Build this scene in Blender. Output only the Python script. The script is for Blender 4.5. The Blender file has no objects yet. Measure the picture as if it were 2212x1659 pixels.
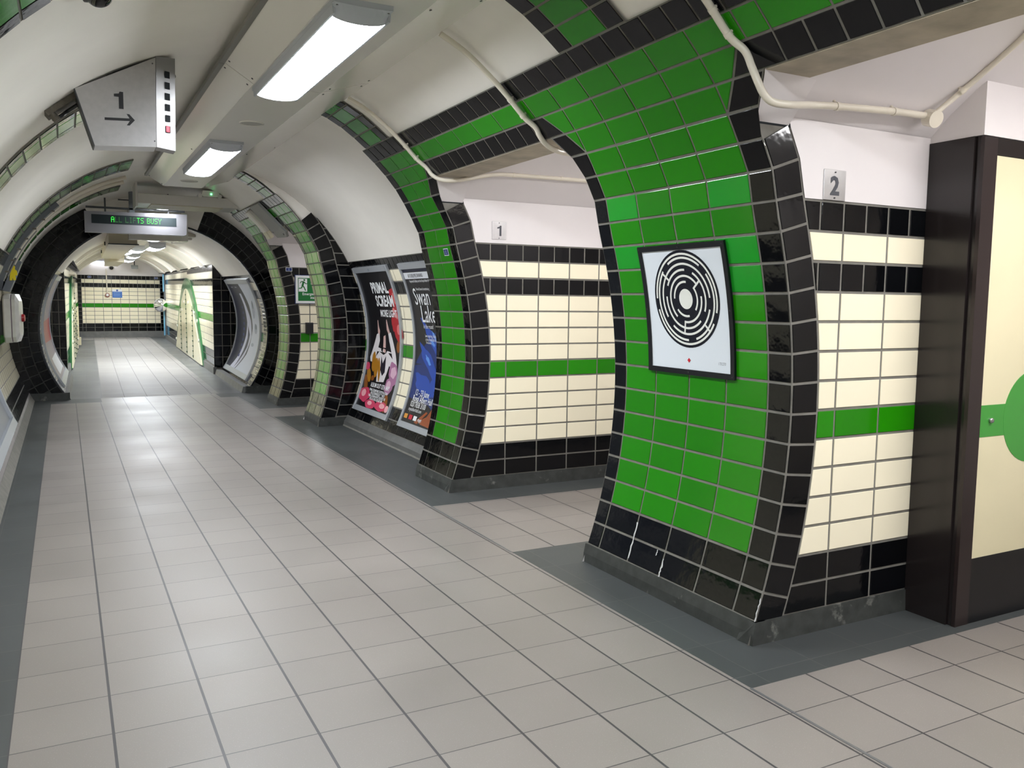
import bpy, math, random
from mathutils import Vector
random.seed(7)
SC = bpy.context.scene
COL = SC.collection

# ------------------------------------------------------------------ camera, world, exposure
CAM = Vector((0.2063, -3.2495, 1.4214))
def make_camera():
    yaw, pit, roll, f = 0.4857, 0.0962, 0.0106, 1829.0
    c, s = math.cos(yaw), math.sin(yaw)
    r = Vector((c, -s, 0)); fw = Vector((s, c, 0)); up = Vector((0, 0, 1))
    c, s = math.cos(pit), math.sin(pit)
    F = fw*c - up*s; U = fw*s + up*c
    c, s = math.cos(roll), math.sin(roll)
    R2 = r*c + U*s; U2 = -r*s + U*c
    cam = bpy.data.cameras.new('camera'); o = bpy.data.objects.new('camera', cam); COL.objects.link(o)
    from mathutils import Matrix
    m = Matrix((R2, U2, -F)).transposed().to_4x4(); m.translation = CAM
    o.matrix_world = m
    cam.sensor_fit = 'HORIZONTAL'; cam.sensor_width = 36.0; cam.lens = f/2212*36.0
    cam.clip_start = 0.02; cam.clip_end = 200
    SC.camera = o
make_camera()
w = bpy.data.worlds.new('world'); SC.world = w; w.use_nodes = True
w.node_tree.nodes['Background'].inputs[0].default_value = (0.9, 0.95, 1, 1)
w.node_tree.nodes['Background'].inputs[1].default_value = 0.02
SC.view_settings.view_transform = 'Standard'; SC.view_settings.look = 'None'
SC.view_settings.gamma = 1; SC.view_settings.use_curve_mapping = False
SC.view_settings.exposure = 0.5
LAMP = 46.0          # brightness of the fluorescent diffusers

# ------------------------------------------------------------------ materials
def lin(c):
    c = c/255.0
    return c/12.92 if c <= 0.04045 else ((c+0.055)/1.055)**2.4
def rgb(r, g, b): return (lin(r), lin(g), lin(b), 1)
MATS = {}
def new_mat(name):
    m = bpy.data.materials.new(name); m.use_nodes = True
    return m, m.node_tree.nodes, m.node_tree.links, m.node_tree.nodes['Principled BSDF']
def flat(name, c, rough=0.5, metal=0.0, spec=0.5, noise=0.0, nscale=6.0, emit=0.0, bump=0.0):
    if name in MATS: return MATS[name]
    m, N, L, B = new_mat(name)
    B.inputs['Base Color'].default_value = c
    B.inputs['Roughness'].default_value = rough
    B.inputs['Metallic'].default_value = metal
    B.inputs['Specular IOR Level'].default_value = spec
    if emit:
        B.inputs['Emission Color'].default_value = c; B.inputs['Emission Strength'].default_value = emit
    if noise or bump:
        g = N.new('ShaderNodeNewGeometry'); n = N.new('ShaderNodeTexNoise')
        n.inputs['Scale'].default_value = nscale; n.inputs['Detail'].default_value = 6
        L.new(g.outputs['Position'], n.inputs['Vector'])
        if noise:
            r = N.new('ShaderNodeMapRange'); r.inputs[1].default_value = 0.3; r.inputs[2].default_value = 0.7
            r.inputs[3].default_value = 1-noise; r.inputs[4].default_value = 1+noise
            L.new(n.outputs[0], r.inputs[0])
            x = N.new('ShaderNodeMix'); x.data_type = 'RGBA'; x.blend_type = 'MULTIPLY'; x.inputs[0].default_value = 1
            x.inputs[6].default_value = c; L.new(r.outputs[0], x.inputs[7]); L.new(x.outputs[2], B.inputs['Base Color'])
        if bump:
            b = N.new('ShaderNodeBump'); b.inputs['Strength'].default_value = bump; b.inputs['Distance'].default_value = 0.01
            L.new(n.outputs[0], b.inputs['Height']); L.new(b.outputs[0], B.inputs['Normal'])
    MATS[name] = m; return m
def tile_mat(name, c, rough, amt=0.12, wave=0.06, spec=0.5):
    m, N, L, B = new_mat(name)
    a = N.new('ShaderNodeAttribute'); a.attribute_name = 'tint'
    r = N.new('ShaderNodeMapRange'); r.inputs[3].default_value = 1-amt; r.inputs[4].default_value = 1+amt
    L.new(a.outputs['Fac'], r.inputs[0])
    x = N.new('ShaderNodeMix'); x.data_type = 'RGBA'; x.blend_type = 'MULTIPLY'; x.inputs[0].default_value = 1
    x.inputs[6].default_value = c; L.new(r.outputs[0], x.inputs[7]); L.new(x.outputs[2], B.inputs['Base Color'])
    B.inputs['Roughness'].default_value = rough
    B.inputs['Specular IOR Level'].default_value = spec
    g = N.new('ShaderNodeNewGeometry'); n = N.new('ShaderNodeTexNoise'); n.inputs['Scale'].default_value = 9; n.inputs['Detail'].default_value = 3
    L.new(g.outputs['Position'], n.inputs['Vector'])
    b = N.new('ShaderNodeBump'); b.inputs['Strength'].default_value = wave; b.inputs['Distance'].default_value = 0.02
    L.new(n.outputs[0], b.inputs['Height']); L.new(b.outputs[0], B.inputs['Normal'])
    MATS[name] = m; return m
def floor_mat(name, c, grout, shear=0.0, wide=0.009, thin=0.004, var=0.05, rough=0.42, speck=0.5, ox=0.0, oy=0.0):
    m, N, L, B = new_mat(name)
    def M(op, a, b=None):
        n = N.new('ShaderNodeMath'); n.operation = op
        for i, v in enumerate((a, b)):
            if v is None: continue
            if isinstance(v, (int, float)): n.inputs[i].default_value = v
            else: L.new(v, n.inputs[i])
        return n.outputs[0]
    g = N.new('ShaderNodeNewGeometry'); s = N.new('ShaderNodeSeparateXYZ'); L.new(g.outputs['Position'], s.inputs[0])
    X, Y = s.outputs[0], s.outputs[1]
    if shear: X = M('SUBTRACT', X, M('MULTIPLY', M('SUBTRACT', Y, 10.07), shear))
    u = M('DIVIDE', M('SUBTRACT', X, ox), 0.3); v = M('DIVIDE', M('SUBTRACT', Y, oy), 0.3)
    fu = M('ABSOLUTE', M('SUBTRACT', M('FRACT', u), 0.5)); fv = M('ABSOLUTE', M('SUBTRACT', M('FRACT', v), 0.5))
    gu = M('GREATER_THAN', fu, 0.5-wide/0.6); gv = M('GREATER_THAN', fv, 0.5-thin/0.6)
    gr = M('MAXIMUM', gu, gv)
    cmb = N.new('ShaderNodeCombineXYZ'); L.new(M('FLOOR', u), cmb.inputs[0]); L.new(M('FLOOR', v), cmb.inputs[1])
    wn = N.new('ShaderNodeTexWhiteNoise'); wn.noise_dimensions = '2D'; L.new(cmb.outputs[0], wn.inputs['Vector'])
    tint = N.new('ShaderNodeMapRange'); tint.inputs[3].default_value = 1-var; tint.inputs[4].default_value = 1+var; L.new(wn.outputs['Value'], tint.inputs[0])
    n1 = N.new('ShaderNodeTexNoise'); n1.inputs['Scale'].default_value = 260; n1.inputs['Detail'].default_value = 2; L.new(g.outputs['Position'], n1.inputs['Vector'])
    sp = N.new('ShaderNodeMapRange'); sp.inputs[1].default_value = 0.62; sp.inputs[2].default_value = 0.75; sp.inputs[3].default_value = 1; sp.inputs[4].default_value = 1+speck; L.new(n1.outputs[0], sp.inputs[0])
    n2 = N.new('ShaderNodeTexNoise'); n2.inputs['Scale'].default_value = 1.3; n2.inputs['Detail'].default_value = 5; L.new(g.outputs['Position'], n2.inputs['Vector'])
    dt = N.new('ShaderNodeMapRange'); dt.inputs[1].default_value = 0.3; dt.inputs[2].default_value = 0.7; dt.inputs[3].default_value = 0.93; dt.inputs[4].default_value = 1.05; L.new(n2.outputs[0], dt.inputs[0])
    k = M('MULTIPLY', M('MULTIPLY', tint.outputs[0], sp.outputs[0]), dt.outputs[0])
    x = N.new('ShaderNodeMix'); x.data_type = 'RGBA'; x.blend_type = 'MULTIPLY'; x.inputs[0].default_value = 1
    x.inputs[6].default_value = c; L.new(k, x.inputs[7])
    y = N.new('ShaderNodeMix'); y.data_type = 'RGBA'; L.new(gr, y.inputs[0]); L.new(x.outputs[2], y.inputs[6]); y.inputs[7].default_value = grout
    L.new(y.outputs[2], B.inputs['Base Color'])
    rr = N.new('ShaderNodeMapRange'); rr.inputs[1].default_value = 0.3; rr.inputs[2].default_value = 0.7; rr.inputs[3].default_value = rough-0.05; rr.inputs[4].default_value = rough+0.07; L.new(n2.outputs[0], rr.inputs[0])
    L.new(rr.outputs[0], B.inputs['Roughness'])
    b = N.new('ShaderNodeBump'); b.invert = True; b.inputs['Strength'].default_value = 0.5; b.inputs['Distance'].default_value = 0.003
    L.new(gr, b.inputs['Height']); L.new(b.outputs[0], B.inputs['Normal'])
    MATS[name] = m; return m

GROUT = flat('grout', rgb(118, 115, 108), 0.8, noise=0.15, nscale=14)
CREAM = tile_mat('cream tile', rgb(248, 239, 212), 0.16, 0.03, 0.03)
GREEN = tile_mat('green tile', rgb(34, 131, 7), 0.14, 0.10, 0.03, 0.36)
BLACK = tile_mat('black tile', rgb(9, 10, 13), 0.08, 0.3, 0.09, 0.33)
GREEN2 = tile_mat('brighter green tile', rgb(30, 150, 40), 0.14, 0.05, 0.03, 0.36)
GREY = tile_mat('small grey tile', rgb(120, 120, 112), 0.12, 0.15, 0.05)
TILES = [GROUT, CREAM, GREEN, BLACK, GREEN2, GREY]
G_, C_, N_, B_, N2_, Y_ = 0, 1, 2, 3, 4, 5
PLASTER = flat('white painted plaster', rgb(242, 237, 229), 0.42, noise=0.035, nscale=2.2, bump=0.12)
WALLWHITE = flat('white painted wall', rgb(229, 223, 223), 0.4, noise=0.02, nscale=3.0, bump=0.06)
STAINED = flat('stained plaster', rgb(176, 165, 146), 0.6, noise=0.22, nscale=7.0, bump=0.3)
STONE = flat('dark skirting stone', rgb(58, 60, 58), 0.5, noise=0.3, nscale=16, bump=0.25)
def limescale(m, c, lo=0.60, hi=0.68, scale=7.0):
    N, L = m.node_tree.nodes, m.node_tree.links; B = N['Principled BSDF']
    old = B.inputs['Base Color'].links[0].from_socket
    g = N.new('ShaderNodeNewGeometry'); n = N.new('ShaderNodeTexNoise'); n.inputs['Scale'].default_value = scale; n.inputs['Detail'].default_value = 8; n.inputs['Roughness'].default_value = 0.65
    L.new(g.outputs['Position'], n.inputs['Vector'])
    r = N.new('ShaderNodeMapRange'); r.inputs[1].default_value = lo; r.inputs[2].default_value = hi; r.inputs[4].default_value = 0.75; L.new(n.outputs[0], r.inputs[0])
    x = N.new('ShaderNodeMix'); x.data_type = 'RGBA'; L.new(r.outputs[0], x.inputs[0]); L.new(old, x.inputs[6]); x.inputs[7].default_value = c
    L.new(x.outputs[2], B.inputs['Base Color'])
limescale(STONE, rgb(132, 132, 126))
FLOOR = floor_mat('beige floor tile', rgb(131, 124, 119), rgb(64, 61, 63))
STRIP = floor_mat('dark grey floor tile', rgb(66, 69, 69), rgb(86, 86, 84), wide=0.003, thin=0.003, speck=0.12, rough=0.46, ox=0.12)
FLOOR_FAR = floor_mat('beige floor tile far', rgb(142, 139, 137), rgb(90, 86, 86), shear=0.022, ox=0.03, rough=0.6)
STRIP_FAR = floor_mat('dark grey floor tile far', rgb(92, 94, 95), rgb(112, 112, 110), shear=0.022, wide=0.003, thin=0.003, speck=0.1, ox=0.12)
STEEL = flat('brushed steel', rgb(178, 176, 176), 0.32, 0.9, noise=0.05, nscale=30)
ALU = flat('satin aluminium frame', rgb(178, 182, 188), 0.36, 0.35)
LIME = flat('lime deposit', rgb(206, 206, 206), 0.7)
WHITEMETAL = flat('white enamelled sheet', rgb(238, 234, 226), 0.14, bump=0.05, nscale=3)
GREYMETAL = flat('pale grey sheet', rgb(222, 219, 213), 0.35)
HOUSING = flat('grey lamp housing', rgb(190, 194, 202), 0.4)
PIPE = flat('cream painted conduit', rgb(226, 218, 202), 0.3, noise=0.04)
DARK = flat('dark grey metal', rgb(52, 54, 56), 0.5)
INK = flat('black ink', rgb(20, 20, 24), 0.5)
NEARBLACK = flat('black frame', rgb(14, 15, 22), 0.3)
SCREW = flat('screw steel', rgb(90, 90, 92), 0.35, 0.9)
BROWN = flat('dark brown paint', rgb(34, 29, 29), 0.2, noise=0.12, nscale=5)
DOORCREAM = flat('cream laminate', rgb(226, 217, 182), 0.3, noise=0.03, nscale=3)
WHITE = flat('white print', rgb(236, 238, 240), 0.4)
def emis(name, c, s, base=(0.02, 0.02, 0.02, 1)):
    m, N, L, B = new_mat(name)
    B.inputs['Base Color'].default_value = base; B.inputs['Roughness'].default_value = 0.3
    B.inputs['Emission Color'].default_value = c; B.inputs['Emission Strength'].default_value = s
    MATS[name] = m; return m
GLOW = emis('fluorescent diffuser', (0.90, 0.95, 1.0, 1), LAMP, (0.8, 0.8, 0.8, 1))
GLOW_DIM = emis('dimmer diffuser', (0.95, 0.95, 0.95, 1), LAMP*0.57, (0.8, 0.8, 0.8, 1))
GLOW_LOW = emis('soft fill glow', (0.92, 0.95, 1.0, 1), LAMP*0.14, (0.8, 0.8, 0.8, 1))  # glow of the added fill light beyond the ring

# ------------------------------------------------------------------ mesh helpers
class MB:
    def __init__(s): s.v = []; s.f = []; s.m = []; s.t = []; s.sm = []
    def face(s, pts, mat=0, tint=0.5, smooth=False):
        i = len(s.v); s.v += [tuple(p) for p in pts]; s.f.append(tuple(range(i, i+len(pts)))); s.m.append(mat); s.t.append(tint); s.sm.append(smooth)
    def mesh(s, verts, faces, mat=0, tint=0.5, smooth=False):
        i = len(s.v); s.v += [tuple(p) for p in verts]
        for f in faces: s.f.append(tuple(i+k for k in f)); s.m.append(mat); s.t.append(tint); s.sm.append(smooth)
    def grid(s, fn, us, vs, mat=0, smooth=True, flip=False):
        n = len(vs); V = [fn(u, v) for u in us for v in vs]; F = []
        for a in range(len(us)-1):
            for b in range(n-1):
                q = (a*n+b, (a+1)*n+b, (a+1)*n+b+1, a*n+b+1)
                F.append(q[::-1] if flip else q)
        s.mesh(V, F, mat, 0.5, smooth)
    def box(s, a, b, mat=0, bev=0.0):
        x0, y0, z0 = a; x1, y1, z1 = b
        if x0 > x1: x0, x1 = x1, x0
        if y0 > y1: y0, y1 = y1, y0
        if z0 > z1: z0, z1 = z1, z0
        if not bev:
            V = [(x, y, z) for x in (x0, x1) for y in (y0, y1) for z in (z0, z1)]
            s.mesh(V, [(0, 1, 3, 2), (4, 6, 7, 5), (0, 4, 5, 1), (2, 3, 7, 6), (0, 2, 6, 4), (1, 5, 7, 3)], mat)
        else:
            e = bev
            P = [(x0+e, y0), (x1-e, y0), (x1, y0+e), (x1, y1-e), (x1-e, y1), (x0+e, y1), (x0, y1-e), (x0, y0+e)]
            def ring(z, d):
                cx, cy = (x0+x1)/2, (y0+y1)/2
                return [(px+(d if px < cx else -d), py+(d if py < cy else -d), z) for px, py in P]
            s.loft([ring(z0, e), ring(z0+e, 0), ring(z1-e, 0), ring(z1, e)], mat, caps=True)
    def loft(s, rings, mat=0, caps=True, smooth=False, closed=True):
        n = len(rings[0]); V = [p for r in rings for p in r]; F = []
        for a in range(len(rings)-1):
            for b in range(n if closed else n-1):
                F.append((a*n+b, a*n+(b+1) % n, (a+1)*n+(b+1) % n, (a+1)*n+b))
        s.mesh(V, F, mat, 0.5, smooth)
        if caps: s.face(rings[0][::-1], mat); s.face(rings[-1], mat)
    def prism(s, poly, off, mat=0):
        # poly: 3D points, off: extrusion vector
        q = [tuple(Vector(p)+Vector(off)) for p in poly]
        s.loft([[tuple(p) for p in poly], q], mat)
    def disc(s, c, n, r, h, mat=0, seg=20, top=None):
        c = Vector(c); n = Vector(n).normalized(); a = n.orthogonal().normalized(); b = n.cross(a)
        top = r if top is None else top
        R = lambda o, rr: [tuple(c+n*o+(a*math.cos(t)+b*math.sin(t))*rr) for t in [2*math.pi*k/seg for k in range(seg)]]
        s.loft([R(0, r), R(h, top)], mat)
    def lathe(s, c, n, prof, mat=0, seg=28, smooth=True):
        c = Vector(c); n = Vector(n).normalized(); a = n.orthogonal().normalized(); b = n.cross(a)
        rings = [[tuple(c+n*h+(a*math.cos(t)+b*math.sin(t))*r) for t in [2*math.pi*k/seg for k in range(seg)]] for r, h in prof]
        s.loft(rings, mat, True, smooth)
    def tube(s, pts, r, mat=0, seg=10):
        P = [Vector(p) for p in pts]; rings = []
        t0 = (P[1]-P[0]).normalized(); nrm = t0.orthogonal().normalized()
        for i, p in enumerate(P):
            t = (P[min(i+1, len(P)-1)]-P[max(i-1, 0)]).normalized()
            nrm = (nrm - t*nrm.dot(t)).normalized(); b = t.cross(nrm)
            rings.append([tuple(p+(nrm*math.cos(a)+b*math.sin(a))*r) for a in [2*math.pi*k/seg for k in range(seg)]])
        s.loft(rings, mat, True, True)
    def build(s, name, mats, parent=None, label=None, cat=None, group=None, kind=None, tint=False):
        me = bpy.data.meshes.new(name); me.from_pydata(s.v, [], s.f)
        if not isinstance(mats, (list, tuple)): mats = [mats]
        for m in mats: me.materials.append(m)
        me.polygons.foreach_set('material_index', s.m); me.polygons.foreach_set('use_smooth', s.sm)
        if tint:
            at = me.attributes.new('tint', 'FLOAT', 'FACE'); at.data.foreach_set('value', s.t)
        me.validate(); me.update()
        o = bpy.data.objects.new(name, me); COL.objects.link(o)
        if parent: o.parent = parent; o.matrix_parent_inverse = parent.matrix_world.inverted()
        return tag(o, label, cat, group, kind)
def each(pieces, name, mats, parent):
    return [m.build(name, mats, parent) for m in pieces]
def discs(pts, n, r, h, name, parent, mat=None, seg=10):
    for c in pts:
        m = MB(); m.disc(c, n, r, h, 0, seg); m.build(name, mat or SCREW, parent)
def tag(o, label=None, cat=None, group=None, kind=None):
    for k, v in (('label', label), ('category', cat), ('group', group), ('kind', kind)):
        if v: o[k] = v
    return o
def thing(name, loc, label, cat, group=None):
    o = bpy.data.objects.new(name, None); o.location = loc; COL.objects.link(o); o.empty_display_size = 0.1
    bpy.context.view_layer.update()
    return tag(o, label, cat, group)
def copy_tree(o, parent=None):
    c = o.copy(); COL.objects.link(c)
    if parent: c.parent = parent
    for ch in list(o.children): copy_tree(ch, c)
    return c
def smooth_path(pts, step=6):
    P = [Vector(p) for p in pts]; P = [P[0]*2-P[1]] + P + [P[-1]*2-P[-2]]; out = []
    for i in range(1, len(P)-2):
        for k in range(step):
            t = k/step
            out.append(0.5*((2*P[i]) + (P[i+1]-P[i-1])*t + (2*P[i-1]-5*P[i]+4*P[i+1]-P[i+2])*t*t + (3*P[i]-P[i-1]-3*P[i+1]+P[i+2])*t**3))
    out.append(P[-2]); return out
def fr(a, b, n): return [a+(b-a)*k/n for k in range(n+1)]

# ------------------------------------------------------------------ profiles: (s, lift) -> (x, z)
class Prof:
    def __init__(s, pts, inward):
        s.p = pts; s.d = [0]
        for a, b in zip(pts, pts[1:]): s.d.append(s.d[-1]+math.hypot(b[0]-a[0], b[1]-a[1]))
        s.L = s.d[-1]; s.inw = inward
    def __call__(s, t, lift=0.0):
        t2 = min(max(t, 0), s.L); i = 0
        lo, hi = 0, len(s.d)-2
        while lo < hi:
            m = (lo+hi+1)//2
            if s.d[m] <= t2: lo = m
            else: hi = m-1
        i = lo
        def tan(j):
            a = s.p[max(j-1, 0)]; b = s.p[min(j+1, len(s.p)-1)]
            l = math.hypot(b[0]-a[0], b[1]-a[1]); return (b[0]-a[0])/l, (b[1]-a[1])/l
        f = (t2-s.d[i])/(s.d[i+1]-s.d[i]); a, b = s.p[i], s.p[i+1]
        ta, tb = tan(i), tan(i+1); tx, tz = ta[0]*(1-f)+tb[0]*f, ta[1]*(1-f)+tb[1]*f; l = math.hypot(tx, tz); tx /= l; tz /= l
        k = -1 if s.inw > 0 else 1
        nx, nz = (k*tz, -k*tx)
        x, z = a[0]+(b[0]-a[0])*f, a[1]+(b[1]-a[1])*f
        e = t-t2
        return x+tx*e+nx*lift, z+tz*e+nz*lift
    def at_z(s, z):
        if z <= s.p[0][1]: return 0.0
        for i in range(len(s.p)-1):
            a, b = s.p[i], s.p[i+1]
            if (a[1]-z)*(b[1]-z) <= 0 and a[1] != b[1]: return s.d[i]+(s.d[i+1]-s.d[i])*(z-a[1])/(b[1]-a[1])
        return s.L
PILLAR = [(0.231+math.sqrt(2.6497**2-(z-0.998)**2), z) for z in [0.05*k for k in range(37)]]
PILLAR += [(2.726, 1.954), (2.668, 2.068), (2.607, 2.176), (2.537, 2.283), (2.456, 2.381), (2.368, 2.470), (2.283, 2.547), (2.18, 2.628), (2.08, 2.698), (1.97, 2.757), (1.85, 2.803), (1.70, 2.838), (1.55, 2.856), (1.39, 2.862)]
PIL = Prof(PILLAR, 1)
CX, CZ, CR = 1.39, 1.0, 1.875
RC = Prof([(CX+CR*math.cos(a), CZ+CR*math.sin(a)) for a in fr(-math.asin(0.999/CR), math.pi/2, 60)], 1)
LC = Prof([(CX-CR*math.cos(a), CZ+CR*math.sin(a)) for a in fr(-math.asin(0.999/CR), math.pi/2, 60)], -1)

# ------------------------------------------------------------------ tiles
def area(p): return 0.5*sum(p[i][0]*p[(i+1) % len(p)][1]-p[(i+1) % len(p)][0]*p[i][1] for i in range(len(p)))
def inset(p, d):
    n = len(p); out = []
    L = []
    for i in range(n):
        a, b = p[i], p[(i+1) % n]; dx, dy = b[0]-a[0], b[1]-a[1]; l = math.hypot(dx, dy)
        L.append(((a[0]-dy/l*d, a[1]+dx/l*d), (dx/l, dy/l)))
    for i in range(n):
        (p1, d1), (p2, d2) = L[i-1], L[i]
        c = d1[0]*d2[1]-d1[1]*d2[0]
        if abs(c) < 1e-6: out.append(p2); continue
        t = ((p2[0]-p1[0])*d2[1]-(p2[1]-p1[1])*d2[0])/c
        out.append((p1[0]+d1[0]*t, p1[1]+d1[1]*t))
    return out
def clip(p, a, b, c):
    # keep a*u+b*v >= c
    out = []
    for i in range(len(p)):
        q, r = p[i], p[(i+1) % len(p)]; f, g = a*q[0]+b*q[1]-c, a*r[0]+b*r[1]-c
        if f >= 0: out.append(q)
        if f*g < 0: t = f/(f-g); out.append((q[0]+(r[0]-q[0])*t, q[1]+(r[1]-q[1])*t))
    return out
def clean(p):
    o = []
    for q in p:
        if not o or math.hypot(q[0]-o[-1][0], q[1]-o[-1][1]) > 1e-4: o.append(q)
    while len(o) > 2 and math.hypot(o[0][0]-o[-1][0], o[0][1]-o[-1][1]) < 1e-4: o.pop()
    return o
def tile(mb, P, poly, mat, g=0.0062, lift=0.0040, bev=0.0016):
    poly = clean(poly)
    if len(poly) < 3: return
    A = area(poly)
    if A < 0: poly = poly[::-1]; A = -A
    if A < 0.0006: return
    a = inset(poly, g); b = inset(poly, g+bev)
    if area(b) <= 0.0001 or area(b) > A: return
    t = random.random(); n = len(poly)
    V = [P(u, v, 0.0) for u, v in a]+[P(u, v, lift-0.001) for u, v in a]+[P(u, v, lift) for u, v in b]
    F = [(i, (i+1) % n, n+(i+1) % n, n+i) for i in range(n)]+[(n+i, n+(i+1) % n, 2*n+(i+1) % n, 2*n+i) for i in range(n)]+[tuple(range(2*n, 3*n))]
    mb.mesh(V, F, mat, t)
def rect(u0, u1, v0, v1): return [(u0, v0), (u1, v0), (u1, v1), (u0, v1)]
def on(prof):   # surface along the tunnel: (y, s)
    def P(y, s, l=0.0):
        x, z = prof(s, l); return (x, y, z)
    return P
def skin(mb, P, u0, u1, v0, v1, nu=1, nv=12, mat=0): mb.grid(lambda u, v: P(u, v, 0.0), fr(u0, u1, nu), fr(v0, v1, nv), mat)

S0 = PIL.at_z(0.098); STOP = PIL.at_z(2.562); NROW = round((STOP-S0)/0.1262); PH = (STOP-S0)/NROW
RS = lambda i: S0+PH*i
PP_ = on(PIL)
def pillar_rows(mb, outer0, g0, g1, outer1, ncol, haunch0, haunch1, alt=()):
    """a pillar between two openings: black edge, green columns, black edge; outer0 < g0 < g1 < outer1 in y"""
    KI, KO = RS(NROW-4), RS(NROW-4)-0.055
    skin(mb, PP_, outer0-(0.26 if haunch0 else 0), outer1+(0.26 if haunch1 else 0), RS(NROW-3), RS(NROW), 1, 6)
    for g, h, sg in ((outer0, haunch0, -1), (outer1, haunch1, 1)):
        if h: V = fr(KO, RS(NROW-3), 4); mb.loft([[PP_(g, v) for v in V], [PP_(g+sg*(v-KO)*0.73, v) for v in V]], 0, caps=False, closed=False)
    skin(mb, PP_, outer0, outer1, S0-0.02, RS(NROW-3), 1, 24)
    for i in range(NROW):
        v0, v1 = RS(i), RS(i+1)
        if i == NROW-1: continue            # the black top course is laid with the header
        def edge(v, g, o, h, sg):
            if not h: return g, o
            di = max(0, v-KI)*0.82; do = max(0, v-KO)*0.73
            if i == NROW-3: do = 0.25
            return g+sg*di, o+sg*do
        a0, b0 = edge(v0, g0, outer0, haunch0, -1); a1, b1 = edge(v1, g0, outer0, haunch0, -1)
        c0, d0 = edge(v0, g1, outer1, haunch1, 1); c1, d1 = edge(v1, g1, outer1, haunch1, 1)
        m = B_ if i < 2 else N_
        if i < NROW-2:
            tile(mb, PP_, [(b0, v0), (a0, v0), (a1, v1), (b1, v1)], B_)
            tile(mb, PP_, [(c0, v0), (d0, v0), (d1, v1), (c1, v1)], B_)
        else:
            a0 = a1 = min(a0, g0); c0 = c1 = max(c0, g1)
            if not haunch0: tile(mb, PP_, rect(outer0, g0, v0, v1), B_)
            if not haunch1: tile(mb, PP_, rect(g1, outer1, v0, v1), B_)
        w = (g1-g0)/ncol
        for k in range(-4, ncol+4):
            p = rect(g0+w*k, g0+w*(k+1), v0, v1)
            if i == NROW-2:
                lo = outer0-0.25 if haunch0 else g0; hi = outer1+0.25 if haunch1 else g1
                p = clip(clip(p, 1, 0, lo), -1, 0, -hi) if True else p
            else:
                p = clip(p, (v1-v0), -(a1-a0), (v1-v0)*a0-(a1-a0)*v0)
                if len(p) > 2: p = clip(p, -(v1-v0), (c1-c0), -(v1-v0)*c0+(c1-c0)*v0)
            if len(p) > 2: tile(mb, PP_, p, N2_ if (i, k) in alt else m)
def header_rows(mb, y0, y1, off=0.0):
    skin(mb, PP_, y0, y1, RS(NROW-3), RS(NROW), 1, 6)
    y = y0+off
    n = round((y1-y0)/0.141)
    for k in range(n):
        a, b = y0+(y1-y0)*k/n, y0+(y1-y0)*(k+1)/n
        tile(mb, PP_, rect(a, b, RS(NROW-3), RS(NROW-2)), B_); tile(mb, PP_, rect(a, b, RS(NROW-1), RS(NROW)), B_)
    n = max(1, round((y1-y0)/0.27))
    for k in range(n):
        tile(mb, PP_, rect(y0+(y1-y0)*k/n, y0+(y1-y0)*(k+1)/n, RS(NROW-2), RS(NROW-1)), N_)
def top_course(mb, y0, y1):
    n = round((y1-y0)/0.141); skin(mb, PP_, y0, y1, RS(NROW-1), RS(NROW))
    for k in range(n): tile(mb, PP_, rect(y0+(y1-y0)*k/n, y0+(y1-y0)*(k+1)/n, RS(NROW-1), RS(NROW)), B_)
def rib_up(mb, y0, y1, prof, s0, s1, lift=0.0, small=False):
    """arch rib above the courses: black, green, black"""
    w = y1-y0; e = w*0.235; n = max(1, round((s1-s0)/0.127)); h = (s1-s0)/n
    P = (lambda y, s, l=0.0: on(prof)(y, s, l+lift))
    skin(mb, P, y0, y1, s0, s1, 1, max(3, n))
    for s in (y0, y1):
        mb.grid(lambda u, v: on(prof)(s, v, lift*u), [0, 1], fr(s0, s1, 20), 0)
    for k in range(n):
        a, b = s0+h*k, s0+h*(k+1)
        tile(mb, P, rect(y0, y0+e, a, b), B_); tile(mb, P, rect(y1-e, y1, a, b), B_)
        if small: tile(mb, P, rect(y0+e, (y0+y1)/2, a, b), N_); tile(mb, P, rect((y0+y1)/2, y1-e, a, b), N_)
        else: tile(mb, P, rect(y0+e, y1-e, a, b), N_)
STR = dict(kind='structure')
def kerb(mb, prof, y0, y1, out=0.016, h=0.098):
    x0, _ = prof(0); s = 1 if prof.inw > 0 else -1
    zs = prof.at_z(h+0.004); xb = prof(zs)[0]-s*0.010; xa = xb-s*out
    for a in (0,):
        mb.loft([[(xa, y, -0.02), (xa+s*out*0.3, y, h*0.5), (xb, y, h), (xb+s*0.06, y, h), (xa+s*0.12, y, -0.02)] for y in (y0, y1)], 0)

# --- the three lift pillars and stair pillars on the right
PIL_TOP = PIL.at_z(2.758)
def build_pillar(name, y0, g0, g1, y1, ncol, h0, h1, rib, alt=()):
    mb = MB(); pillar_rows(mb, y0, g0, g1, y1, ncol, h0, h1, alt)
    if rib: rib_up(mb, rib[0], rib[1], PIL, RS(NROW), PIL_TOP+0.12)
    if alt:          # lime deposits that have run out of the joints
        for (yy, sa, sb, w) in ((0.224, 0.02, 0.21, 0.012), (-0.040, 0.0, 0.09, 0.010), (0.02, 0.09, 0.12, 0.006), (-0.69, 0.0, 0.10, 0.006)):
            rr = random.Random(int(yy*1000)); L_ = []; R_ = []
            for v in fr(S0+sa, S0+sb, 9):
                c = rr.uniform(-0.003, 0.003); h = w*rr.uniform(0.25, 0.6); L_.append(PP_(yy+c-h, v, 0.0066)); R_.append(PP_(yy+c+h, v, 0.0066))
            mb.loft([L_, R_], 6, caps=False, closed=False)
    o = mb.build(name, TILES+[LIME], kind='structure', tint=True)
    return o
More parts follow.
